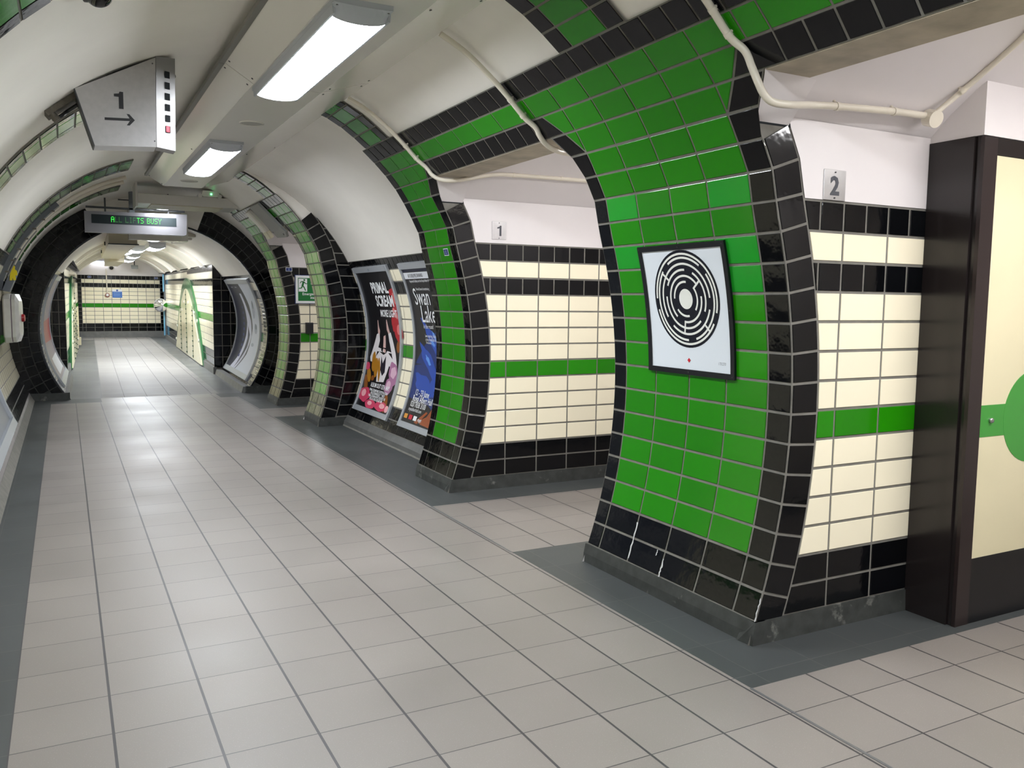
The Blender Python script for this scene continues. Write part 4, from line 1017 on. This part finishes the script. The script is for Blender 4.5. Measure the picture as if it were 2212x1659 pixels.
S([ell(0.83, 0.5, 0.06, 0.05, 0.8), ell(0.80, 0.30, 0.05, 0.10, 0.3), ell(0.76, 0.68, 0.05, 0.02)], 'grey_brush', pc(168, 178, 196), 0.0136)
S([ell(0.84, 0.48, 0.03, 0.03), ell(0.81, 0.24, 0.02, 0.05, 0.4)], 'dark_brush', pc(104, 118, 136), 0.0142)
mb = MB()
for k in range(10):
    b = 0.30+0.062*k; mapped(P, [(fx(0.30), fy(b)), (fx(0.36), fy(b)), (fx(0.36), fy(b-0.03)), (fx(0.30), fy(b-0.03))], mb, 0, 0.014)
mb.build('small_marks', pc(60, 70, 130), t)
mb = MB(); [mapped(P, [(fx(a), fy(0.052)), (fx(a+0.09), fy(0.052)), (fx(a+0.09), fy(0.038)), (fx(a), fy(0.038))], mb, 0, 0.014) for a in (0.12, 0.30)]; mb.build('caption', pc(160, 160, 176), t)

# poster frames on the left
P = farP(0.5, 2.9, 0.12, -1); W = 2.40
t = thing('poster', FT(-1.25, 1.7, 0.2), 'silver framed poster seen edge-on, beyond the black arch on the left', 'poster', 'posters in the far passage')
framed('poster', P, W, H, t, fw=0.06, back=pc(150, 140, 150), top=0.08, bot=0.09)
fx = lambda a: 0.06+(W-0.12)*a
S([[(0, 0.42), (1, 0.42), (1, 0.66), (0, 0.62)]], 'red_band', pc(168, 70, 74), 0.0128)
S([[(0.3, 0.80), (0.95, 0.80), (0.95, 0.97), (0.3, 0.97)]], 'white_block', pc(230, 232, 240), 0.0128)
sl = LC.at_z(0.16); HL = LC.at_z(1.33)-sl
def PL(u, v, l=0.0):
    x, z = LC(sl+v, 0.008+l); return (x, 3.2+u, z)
t = thing('poster', (-0.3, 4.7, 0.2), 'silver framed poster on the near left wall, only its corner in view', 'poster')
framed('poster', PL, 3.14, HL, t, fw=0.06, back=pc(150, 150, 156), top=0.07, bot=0.08, thick=0.045)
for i, (q, m) in enumerate((([(0.06, 0.08), (3.08, 0.08), (3.08, 0.62), (0.06, 0.50)], pc(120, 124, 132)), ([(0.06, 0.90), (3.08, 0.98), (3.08, 1.10), (0.06, 1.10)], pc(186, 188, 192)), (ell(1.0, 0.75, 0.45, 0.16), pc(96, 104, 120)), (ell(2.1, 0.72, 0.5, 0.14, 0.2), pc(204, 202, 198)))):
    mb = MB(); mapped(PL, q, mb, 0, 0.0130+0.0004*i); mb.build('print_shape', m, t)

# ------------------------------------------------------------------ maze picture on the green pillar
yl, yr = 0.272, -0.362; sm = PIL.at_z(1.082); Hm = PIL.at_z(1.706)-sm; W = yl-yr
def P(u, v, l=0.0):
    x, z = PIL(sm+v, 0.006+l); return (x, yl-u, z)
t = thing('maze_picture', (2.85, -0.04, 1.1), 'black framed white picture of a round black maze on the green tiled pillar', 'picture')
fw = 0.026
for (u0, u1, v0, v1, nm) in ((0, fw, 0, Hm, 'frame_side'), (W-fw, W, 0, Hm, 'frame_side'), (fw, W-fw, 0, fw, 'frame_bottom'), (fw, W-fw, Hm-fw, Hm, 'frame_top')):
    mb = MB(); mb.loft([[P(u0, v, 0), P(u0, v, 0.012), P(u1, v, 0.012), P(u1, v, 0)] for v in fr(v0, v1, 14 if v1-v0 > .1 else 1)]); fo = mb.build(nm, NEARBLACK, t)
s = MB()
for u, v in [(a, b) for a in (fw/2, W/2, W-fw/2) for b in (fw/2, Hm-fw/2)]+[(fw/2, Hm/2), (W-fw/2, Hm/2)]:
    c = Vector(P(u, v, 0.012)); s.disc(c, Vector(P(u, v, 0.02))-c, 0.004, 0.002, 0, 10)
s.build('frame_screws', SCREW, t, kind='stuff')
mb = MB(); mb.grid(lambda u, v: P(u, v, 0.006), [fw, W-fw], fr(fw, Hm-fw, 20)); pr = mb.build('print', flat('white enamel', rgb(226, 232, 240), 0.22), t)
cu, cv, R = W/2+0.002, fw+0.10+0.242, 0.236
def ringpoly(r0, r1, a0, a1, lift, mb, n=None):
    n = n or max(4, int((a1-a0)/0.09))
    for k in range(n):
        a, b = a0+(a1-a0)*k/n, a0+(a1-a0)*(k+1)/n
        mb.face([P(cu+r*math.sin(x), cv+r*math.cos(x)*1.0, lift) for r, x in ((r0, a), (r1, a), (r1, b), (r0, b))])
mb = MB()
for k in range(6): ringpoly(R*k/6, R*(k+1)/6, 0, 2*math.pi, 0.0068, mb, 64)
mb.build('black_disc', flat('black enamel', rgb(18, 19, 30), 0.2), pr)
mb = MB()
tw = 0.0052
ringpoly(0.0, 0.049, 0, 2*math.pi, 0.0076, mb, 40)
for r, gaps in ((0.083, (0.5, 2.6, 4.4)), (0.112, (1.2, 3.6)), (0.141, (0.3, 2.2, 5.0)), (0.170, (1.7, 4.0)), (0.199, (0.8, 3.0, 5.6)), (0.218, (2.0, 4.6))):
    g = [x for x in gaps]; 
    for a, b in zip(g, g[1:]+[g[0]+2*math.pi]): ringpoly(r-tw, r+tw, a+0.035/r*0.8, b-0.035/r*0.8, 0.0076, mb)
    
for a, r0, r1 in ((0.9, 0.083, 0.141), (3.3, 0.112, 0.17), (5.4, 0.141, 0.199), (2.35, 0.17, 0.218), (3.14159, 0.0, 0.0)):
    if r1 > r0:
        c, sn = math.cos(a), math.sin(a)
        mb.face([P(cu+r*sn+e*c, cv+r*c-e*sn, 0.0077) for r, e in ((r0, -tw), (r1, -tw), (r1, tw), (r0, tw))])
mb.build('white_lines', flat('white line enamel', rgb(236, 236, 230), 0.22), pr)
mb = MB(); e = 0.012; cx0, cy0 = W/2-0.002, fw+0.045
mb.face([P(cx0-e, cy0, 0.0072), P(cx0, cy0-e, 0.0072), P(cx0+e, cy0, 0.0072), P(cx0, cy0+e, 0.0072)]); mb.build('red_mark', flat('red enamel', rgb(200, 30, 48), 0.3), pr)
mb = MB(); text_mesh(mb, '170/270', P, W-fw-0.062, fw+0.036, 0.020, 0, 'CENTER', 0.8, -0.01, 0.0072, shear=0.3); mb.build('edition_number', flat('pencil grey', rgb(110, 112, 118), 0.6), pr)

# ------------------------------------------------------------------ emergency stairs sign, black box, stickers
t = thing('exit_sign', (3.25, 8.25, 1.38), 'green and white emergency stairs sign with running figure, half behind the pillar', 'sign')
y = 8.225
mb = MB(); mb.box((2.964, y, 1.378), (3.40, 8.252, 1.750), bev=0.003); mb.build('frame', WHITE, t)
mb = MB(); mb.box((2.956, y+0.008, 1.370), (3.408, 8.252, 1.758)); mb.build('backing', flat('blue edge', rgb(52, 66, 120), 0.4), t)
mb = MB(); mb.face([(x, y-0.001, z) for x, z in ((2.996, 1.410), (3.368, 1.410), (3.368, 1.718), (2.996, 1.718))]); mb.build('green_field', flat('sign green', rgb(12, 112, 48), 0.35), t)
Pw = lambda u, v, l=0.0: (u, y-0.0018-l, v)
mb = MB(); mb.face([Pw(*q) for q in ((3.004, 1.535), (3.119, 1.535), (3.119, 1.708), (3.004, 1.708))])
text_mesh(mb, 'Emergency', Pw, 3.262, 1.488, 0.050, 0, 'RIGHT', 0.95, 0.016); text_mesh(mb, 'stairs', Pw, 3.262, 1.440, 0.050, 0, 'RIGHT', 0.95, 0.016)
mb.face([Pw(*q) for q in ((3.170, 1.632), (3.31, 1.632), (3.31, 1.654), (3.170, 1.654))]); mb.face([Pw(*q) for q in ((3.30, 1.600), (3.35, 1.643), (3.30, 1.686))]); mb.build('white_lettering', WHITE, t)
mb = MB(); Pg = lambda u, v: Pw(u-0.031, v, 0.001)
def limb(a, b, w):
    d = Vector((b[0]-a[0], b[1]-a[1])).normalized(); n = Vector((-d.y, d.x))*w/2
    mb.face([Pg(a[0]+n.x, a[1]+n.y), Pg(a[0]-n.x, a[1]-n.y), Pg(b[0]-n.x, b[1]-n.y), Pg(b[0]+n.x, b[1]+n.y)])
mb.face([Pg(3.112+0.013*math.cos(a), 1.690+0.013*math.sin(a)) for a in fr(0, 6.2, 16)])
for a, b, wd in (((3.103, 1.672), (3.086, 1.612), 0.026), ((3.105, 1.668), (3.070, 1.670), 0.012), ((3.070, 1.670), (3.055, 1.645), 0.010), ((3.110, 1.665), (3.130, 1.640), 0.012), ((3.130, 1.640), (3.150, 1.643), 0.010), ((3.090, 1.617), (3.112, 1.585), 0.016), ((3.112, 1.585), (3.128, 1.548), 0.014), ((3.084, 1.617), (3.075, 1.582), 0.016), ((3.075, 1.582), (3.038, 1.578), 0.013)): limb(a, b, wd)
mb.build('running_figure', MATS['sign green'], t)
t = thing('wall_box', (3.14, 8.22, 0.97), 'small black box on the cream tiles below the emergency stairs sign', 'box')
mb = MB(); mb.box((3.092, 8.185, 0.968), (3.188, 8.252, 1.118), bev=0.004); mb.build('body', flat('black plastic', rgb(22, 24, 26), 0.5), t)
mb = MB(); mb.box((3.098, 8.183, 1.105), (3.182, 8.20, 1.119)); mb.build('lid', flat('grey plastic', rgb(60, 62, 64), 0.5), t)
BL = flat('sticker blue', rgb(24, 44, 110), 0.35)
def sticker(P, u, v, w, h, loc, label):
    t = thing('sticker', loc, label, 'sticker', 'small blue stickers on the tiles')
    mb = MB(); mb.face([P(u-w/2, v-h/2, 0.0072), P(u+w/2, v-h/2, 0.0072), P(u+w/2, v+h/2, 0.0072), P(u-w/2, v+h/2, 0.0072)]); mb.build('border', WHITE, t)
    a, b = w/2-0.005, h/2-0.005
    mb = MB(); mb.face([P(u-a, v-b, 0.0078), P(u+a, v-b, 0.0078), P(u+a, v+b, 0.0078), P(u-a, v+b, 0.0078)]); mb.build('blue_field', BL, t)
    mb = MB()
    for (c0, c1, d0, d1) in ((-0.35, 0.35, -0.55, -0.35), (-0.22, 0.22, -0.1, 0.12), (-0.12, 0.12, 0.2, 0.6)): mb.face([P(u+a*c0, v+b*d0, 0.0084), P(u+a*c1, v+b*d0, 0.0084), P(u+a*c1, v+b*d1, 0.0084), P(u+a*c0, v+b*d1, 0.0084)])
    mb.build('pictogram', flat('sticker pale blue', rgb(150, 170, 214), 0.4), t)
Pq = lambda u, v, l=0.0: on(PIL)(-u, v, l)
sticker(Pq, -2.655, PIL.at_z(1.792), 0.085, 0.055, on(PIL)(2.655, PIL.at_z(1.79)), 'tiny blue and white sticker on the green pillar left of number plate 1')
sticker(lambda u, v, l=0.0: (u, 8.262-l, v), 2.885, 1.828, 0.085, 0.052, (2.885, 8.25, 1.8), 'tiny blue and white sticker on black tiles left of the emergency stairs sign')

# ------------------------------------------------------------------ cover plate and strip over the stairs opening
t = thing('cover_plate', on(PIL)(7.25, PIL.at_z(2.4)), 'grey rounded metal cover plate over the header of the stairs opening', 'panel')
mb = MB(); A = [(7.02, PIL.at_z(2.56)), (7.50, PIL.at_z(2.56)), (7.55, PIL.at_z(2.50)), (7.50, PIL.at_z(2.25)), (7.44, PIL.at_z(2.20)), (7.00, PIL.at_z(2.18)), (6.92, PIL.at_z(2.235)), (7.0, PIL.at_z(2.30))]
mb.loft([[on(PIL)(a, b, 0.005) for a, b in A], [on(PIL)(a, b, 0.035) for a, b in A]]); mb.build('plate', flat('grey painted plate', rgb(150, 150, 146), 0.5), t)
s = MB()
for a, b in ((7.50, 2.45), (7.46, 2.27), (7.05, 2.22)): s.disc(on(PIL)(a, PIL.at_z(b), 0.034), Vector(on(PIL)(a, PIL.at_z(b), 1))-Vector(on(PIL)(a, PIL.at_z(b), 0)), 0.012, 0.008, 0, 10)
s.build('bolt', SCREW, t)
t = thing('strip_light', on(PIL)(7.8, PIL.at_z(2.4)), 'unlit white strip light sloping down beside the grey cover plate', 'light')
mb = MB(); sA, sB = PIL.at_z(2.535), PIL.at_z(2.30)
mb.loft([[on(PIL)(y, s, l) for y, l in ((7.70, 0.005), (7.70, 0.04), (7.73, 0.055), (7.90, 0.055), (7.93, 0.04), (7.93, 0.005))] for s in fr(PIL.at_z(2.535), PIL.at_z(2.30), 5)]); mb.build('diffuser', flat('opal plastic', rgb(232, 226, 214), 0.35), t)
mb = MB(); mb.loft([[on(PIL)(y, s, l) for y, l in ((7.70, 0.005), (7.70, 0.042), (7.73, 0.057), (7.90, 0.057), (7.93, 0.042), (7.93, 0.005))] for s in (PIL.at_z(2.298), PIL.at_z(2.215))]); mb.build('end_cap', flat('yellowed plastic', rgb(222, 214, 186), 0.4), t)

# ------------------------------------------------------------------ white wall box with red button, yellow-figure plate on the left
t = thing('alarm_box', (-0.33, 8.3, 1.18), 'white rounded wall box with a red button on the left tiled wall', 'alarm')
c = Vector((-0.47, 8.38, 1.175)); n = Vector((1, -0.10, 0.0)).normalized()
def oct_(w, h, d, k=0.22):
    a = Vector((0.10, 1, 0)).normalized(); b = Vector((0, 0, 1)); o = c+n*d
    return [tuple(o+a*x+b*z) for x, z in ((-w, -h*(1-k)), (-w*(1-k), -h), (w*(1-k), -h), (w, -h*(1-k)), (w, h*(1-k)), (w*(1-k), h), (-w*(1-k), h), (-w, h*(1-k)))]
ENAM = flat('off white enamel', rgb(214, 212, 206), 0.3, noise=0.06, nscale=12)
mb = MB(); mb.loft([oct_(0.20, 0.275, 0.065), oct_(0.215, 0.285, 0.08), oct_(0.215, 0.285, 0.14), oct_(0.205, 0.28, 0.146)]); mb.build('back_case', ENAM, t)
mb = MB(); mb.loft([oct_(0.2, 0.275, 0.146), oct_(0.2, 0.275, 0.156)]); mb.build('seam', flat('mauve seam', rgb(110, 92, 104), 0.5), t)
mb = MB(); mb.loft([oct_(0.205, 0.28, 0.156), oct_(0.205, 0.28, 0.19), oct_(0.15, 0.20, 0.222), oct_(0.05, 0.07, 0.23)]); fc = mb.build('front_cover', ENAM, t)
mb = MB(); mb.lathe(c+n*0.225, n, [(0.045, 0), (0.045, 0.028), (0.036, 0.036)], 0, 24); o = mb.build('button', flat('red button', rgb(170, 26, 34), 0.35), t); o['label'] = 'red push button'
mb = MB(); mb.box((-0.50, 8.22, 0.98), (-0.405, 8.54, 1.37)); mb.build('mounting_block', DARK, t)
t = thing('wall_plate', (-0.38, 8.5, 1.62), 'grey plate with a yellow figure emblem above the white alarm box', 'sign')
pa = lambda y, z, l: on(LC)(y, LC.at_z(z), l)
mb = MB(); mb.loft([[pa(y, z, 0.006) for y, z in ((8.02, 1.50), (8.30, 1.50), (8.30, 1.86), (8.02, 1.86))], [pa(y, z, 0.08) for y, z in ((8.02, 1.50), (8.30, 1.50), (8.30, 1.86), (8.02, 1.86))]]); mb.build('plate', flat('plate grey', rgb(112, 116, 124), 0.4), t)
mb = MB(); Py = lambda x, z: (x, 8.018, z)
xa = pa(8.02, 1.70, 0.05)[0]
mb.loft([[(xa+a, yy, z) for a, z in ((-0.030, 1.61), (-0.004, 1.61), (0.0, 1.64), (0.008, 1.61), (0.032, 1.615), (0.030, 1.665), (0.050, 1.67), (0.046, 1.72), (0.026, 1.735), (0.030, 1.765), (0.016, 1.785), (-0.004, 1.782), (-0.012, 1.762), (-0.006, 1.738), (-0.030, 1.728), (-0.042, 1.70), (-0.032, 1.685), (-0.022, 1.69))] for yy in (8.006, 8.02)]); mb.build('yellow_figure', flat('emblem yellow', rgb(250, 226, 20), 0.4, emit=0.0), t)

# ------------------------------------------------------------------ far passage objects
def arch_panel(sg, label):
    pw = (lambda q: 1.17+0.008*(q-3.1)) if sg > 0 else wallL
    q0, q1, top = 4.62, 10.95, 1.80
    A = lambda t, s=1.0: ((q0+q1)/2+(q1-q0)/2*s*math.sin(t), 0.02+(top-0.02)*s*math.cos(t)**0.80 if math.cos(t) > 0 else 0.02)
    def shape(inner):
        qc = (q0+q1)/2; o = []
        for k in range(33):
            x = -1+2*k/32; hw = (q1-q0)/2
            z = 0.02+(top-0.02)*(1-abs(x)**2.05)
            if inner:
                x2 = x*0.955; z = 0.03+(top-0.27)*(1-abs(x)**1.7); o.append((qc+hw*x2, z))
            else: o.append((qc+hw*x, z))
        return o
    t = thing('arch_panel', FT(pw(7.7)-sg*0.03, 7.7, 0), label, 'panel', 'arched cream panels of the far passage')
    P = lambda q, h, l: FT(pw(q)-sg*l, q, h)
    for inner, l0, l1, nm, m in ((False, 0.006, 0.045, 'green_border', flat('arch green', rgb(50, 108, 66), 0.2)), (True, 0.045, 0.06, 'cream_leaf', flat('arch cream', rgb(226, 218, 186), 0.2))):
        o = shape(inner); mb = MB(); R0 = [P(q, h, l0) for q, h in o]; R1 = [P(q, h, l1) for q, h in o]
        mb.loft([R0, R1], 0, caps=False, closed=True)
        for a, b in zip(o, o[1:]): mb.face([P(a[0], 0.02, l1), P(b[0], 0.02, l1), P(b[0], b[1], l1), P(a[0], a[1], l1)])
        leaf = mb.build(nm, m, t)
    for q, top_ in ((6.35, 1.19), (7.75, 1.52), (9.15, 1.22)):
        mb = MB(); mb.loft([[P(q-0.02, h, 0.060), P(q-0.02, h, 0.066), P(q+0.02, h, 0.066), P(q+0.02, h, 0.060)] for h in (0.05, top_)]); st = mb.build('joint_strip', flat('joint green', rgb(62, 92, 66), 0.4), t)
        mb = MB(); n = int(top_/0.11)
        for k in range(n):
            z = 0.10+k*0.11
            if z < top_-0.03: mb.loft([[P(q-0.07, z-0.012, l), P(q+0.03, z-0.012, l), P(q+0.03, z+0.012, l), P(q-0.07, z+0.012, l)] for l in (0.061, 0.08)])
        mb.build('hinges', flat('hinge green', rgb(52, 74, 56), 0.4), st)
    mb = MB()
    for q, h in ((5.35, 0.9), (5.15, 0.5), (7.2, 1.25), (8.2, 1.25), (8.85, 1.05), (10.2, 0.6), (10.6, 0.25), (5.9, 1.05)):
        cc = Vector(P(q, h, 0.058)); mb.disc(cc, Vector(P(q, h, 1))-Vector(P(q, h, 0)), 0.035, 0.02, 0, 12)
    mb.build('bolts', flat('bolt white', rgb(236, 234, 224), 0.2), t)
arch_panel(1, 'tall pointed cream panel with green border on the right wall of the far passage')
arch_panel(-1, 'tall cream panel with green border seen edge-on on the far left wall')
t = thing('pipe_cover', FT(-1.18, 10.6, 0), 'slim cream pipe casing with a square foot on the far left wall', 'pipe')
mb = MB(); mb.loft([[FT(wallL(11.5)+a+0.004, 11.5+b, h) for a, b in ((0.0, -0.05), (0.07, -0.05), (0.07, 0.05), (0.0, 0.05))] for h in (0.24, 1.05)]); mb.build('casing', DOORCREAM, t)
mb = MB(); mb.loft([[FT(wallL(11.5)+a+0.004, 11.5+b, h) for a, b in ((0.0, -0.08), (0.11, -0.08), (0.11, 0.08), (0.0, 0.08))] for h in (0.05, 0.25)]); mb.build('foot', DOORCREAM, t)

t = thing('convex_mirror', FT(1.10, 14.8, 1.03), 'round convex mirror at the right corner of the far end wall', 'mirror')
cc = Vector(FT(1.10, 14.85, 1.03)); n = Vector((-0.35, -1, 0.0)).normalized()
mb = MB(); mb.lathe(cc, n, [(0.195*math.cos(a), 0.11*math.sin(a)) for a in fr(0, 1.55, 24)], 0, 64); mb.build('mirror_dome', flat('mirror', rgb(236, 238, 246), 0.03, 1.0), t)
mb = MB(); mb.lathe(cc-n*0.02, n, [(0.2, 0), (0.205, 0.01), (0.197, 0.025)], 0, 32); mb.build('rim', GREYMETAL, t)
mb = MB(); mb.tube([cc-n*0.02, Vector(FT(1.27, 14.95, 1.03))], 0.02); mb.build('arm', flat('white arm', rgb(232, 230, 226), 0.3), t)
t = thing('wall_post', FT(1.27, 15.0, 0), 'grey and pale blue upright post at the right corner of the far passage', 'post')
mb = MB(); mb.loft([[FT(p, q, h) for p, q in ((1.22, 14.95), (1.30, 14.95), (1.30, 15.10), (1.22, 15.10))] for h in (0.0, 2.15)]); mb.build('post', flat('post grey', rgb(96, 100, 106), 0.4), t)
for z0, z1 in ((1.45, 1.98), (0.10, 1.15)):
    mb = MB(); mb.loft([[FT(p, q, h) for p, q in ((1.19, 14.94), (1.225, 14.94), (1.225, 15.06), (1.19, 15.06))] for h in (z0, z1)]); mb.build('blue_panel', flat('pale blue', rgb(120, 180, 214), 0.3), t)
Pe = lambda u, v, l=0.0: (lambda a: (a[0], a[1]-l, a[2]))(FT(u, 15.993, v))
t = thing('notice', FT(-0.06, 15.98, 1.37), 'small blue notice with white heading on the far end wall', 'sign')
mb = MB(); mb.face([Pe(u, v, 0.004) for u, v in ((-0.203, 1.234), (0.074, 1.234), (0.074, 1.494), (-0.203, 1.494))]); mb.build('board', WHITE, t)
mb = MB(); mb.face([Pe(u, v, 0.007) for u, v in ((-0.203, 1.234), (0.074, 1.234), (0.074, 1.425), (-0.203, 1.425))]); mb.build('blue_field', flat('notice blue', rgb(44, 104, 190), 0.4), t)
mb = MB()
for k in range(5): mb.face([Pe(u, v, 0.010) for u, v in ((-0.17, 1.40-k*0.03), (0.04-0.03*(k % 2), 1.40-k*0.03), (0.04-0.03*(k % 2), 1.408-k*0.03), (-0.17, 1.408-k*0.03))])
mb.build('text_lines', flat('notice text', rgb(150, 186, 230), 0.4), t)
mb = MB(); ringd = [(0.030*math.cos(a), 0.030*math.sin(a)) for a in fr(0, 6.0, 14)]
mb.face([Pe(-0.065+x, 1.460+y, 0.010) for x, y in ringd]); mb.build('emblem', flat('emblem blue', rgb(60, 90, 170), 0.4), t)
t = thing('dome_camera', FT(-0.21, 15.9, 2.2), 'small dark dome camera under the tube light on the far end wall', 'camera')
cc = Vector(FT(-0.21, 15.93, 2.17))
mb = MB(); mb.lathe(cc, (0, -1, -0.3), [(0.07, -0.06), (0.085, 0.02), (0.075, 0.05)], 0); mb.build('mount', WHITEMETAL, t)
mb = MB(); mb.lathe(cc+Vector((0, -0.045, -0.015)), (0, -1, -0.3), [(0.062*math.cos(a), 0.06*math.sin(a)) for a in fr(0, 1.5, 6)], 0); mb.build('dome', MATS['smoked dome'], t)
t = thing('call_point', FT(-0.344, 15.95, 1.32), 'small red and white call point under a thin pipe, far wall', 'alarm')
mb = MB(); mb.lathe(Vector(FT(-0.344, 15.99, 1.31)), (0, -1, 0), [(0.065, 0), (0.065, 0.05), (0.04, 0.06)], 0, 20); mb.build('case', flat('call point red', rgb(172, 112, 106), 0.4), t)
mb = MB(); mb.lathe(Vector(FT(-0.344, 15.93, 1.315)), (0, -1, 0), [(0.042, 0), (0.03, 0.03)], 0, 16); mb.build('white_dome', WHITE, t)
mb = MB(); mb.tube([FT(-0.350, 15.965, 1.38), FT(-0.356, 15.965, 2.12)], 0.018); mb.build('pipe', PIPE, t)
for u, lab in ((-0.83, 'tiny blue sticker on the top black course at the left of the far end wall'), (1.07, 'tiny blue sticker on the top black course at the right of the far end wall')):
    sticker(Pe, u, 1.865, 0.105, 0.06, FT(u, 15.98, 1.865), lab)
# ducts on the left of the far ceiling
def fbox(mb, p0, p1, q0, q1, h0, h1): mb.loft([[FT(p, q, h) for p, q in ((p0, q0), (p1, q0), (p1, q1), (p0, q1))] for h in (h0, h1)])
t = thing('ceiling_duct', FT(-0.5, 4, 2.3), 'long cream boxed duct with small dark brackets along the left of the far ceiling', 'duct')
mb = MB(); fbox(mb, -0.60, -0.22, 0.35, 7.9, 2.20, 2.40); mb.build('casing', flat('duct cream', rgb(206, 196, 172), 0.4), t)
mb = MB(); fbox(mb, -0.61, -0.20, 0.30, 0.36, 2.19, 2.205); mb.build('end_flange', DARK, t)
mb = MB(); fbox(mb, -0.45, -0.12, 8.0, 13.0, 2.14, 2.40); mb.build('far_casing', flat('duct cream', rgb(206, 196, 172), 0.4), t)
for q in (2.6, 6.4):
    mb = MB(); fbox(mb, -0.62, -0.60, q, q+0.05, 2.27, 2.33); mb.build('bracket', DARK, t)
t = thing('ceiling_box', FT(0.1, 2.2, 2.4), 'pale box section across the far ceiling in front of the clustered lights', 'duct')
mb = MB(); fbox(mb, -0.20, 0.62, 0.6, 1.0, 2.36, 2.44); mb.build('casing', flat('box cream', rgb(196, 190, 176), 0.4), t)
mb = MB(); fbox(mb, 0.42, 0.60, 0.95, 2.4, 2.33, 2.37); mb.build('tray', GREYMETAL, t)
t = thing('wall_speaker', FT(0.39, 15.6, 2.3), 'small grey box hanging under the far vault near the end wall', 'speaker')
mb = MB(); fbox(mb, 0.33, 0.52, 15.2, 15.35, 2.13, 2.24); mb.build('body', flat('box grey', rgb(120, 122, 120), 0.5), t)
mb = MB(); mb.tube([FT(0.42, 15.28, 2.22), FT(0.42, 15.28, 2.50)], 0.015); mb.build('stem', DARK, t)
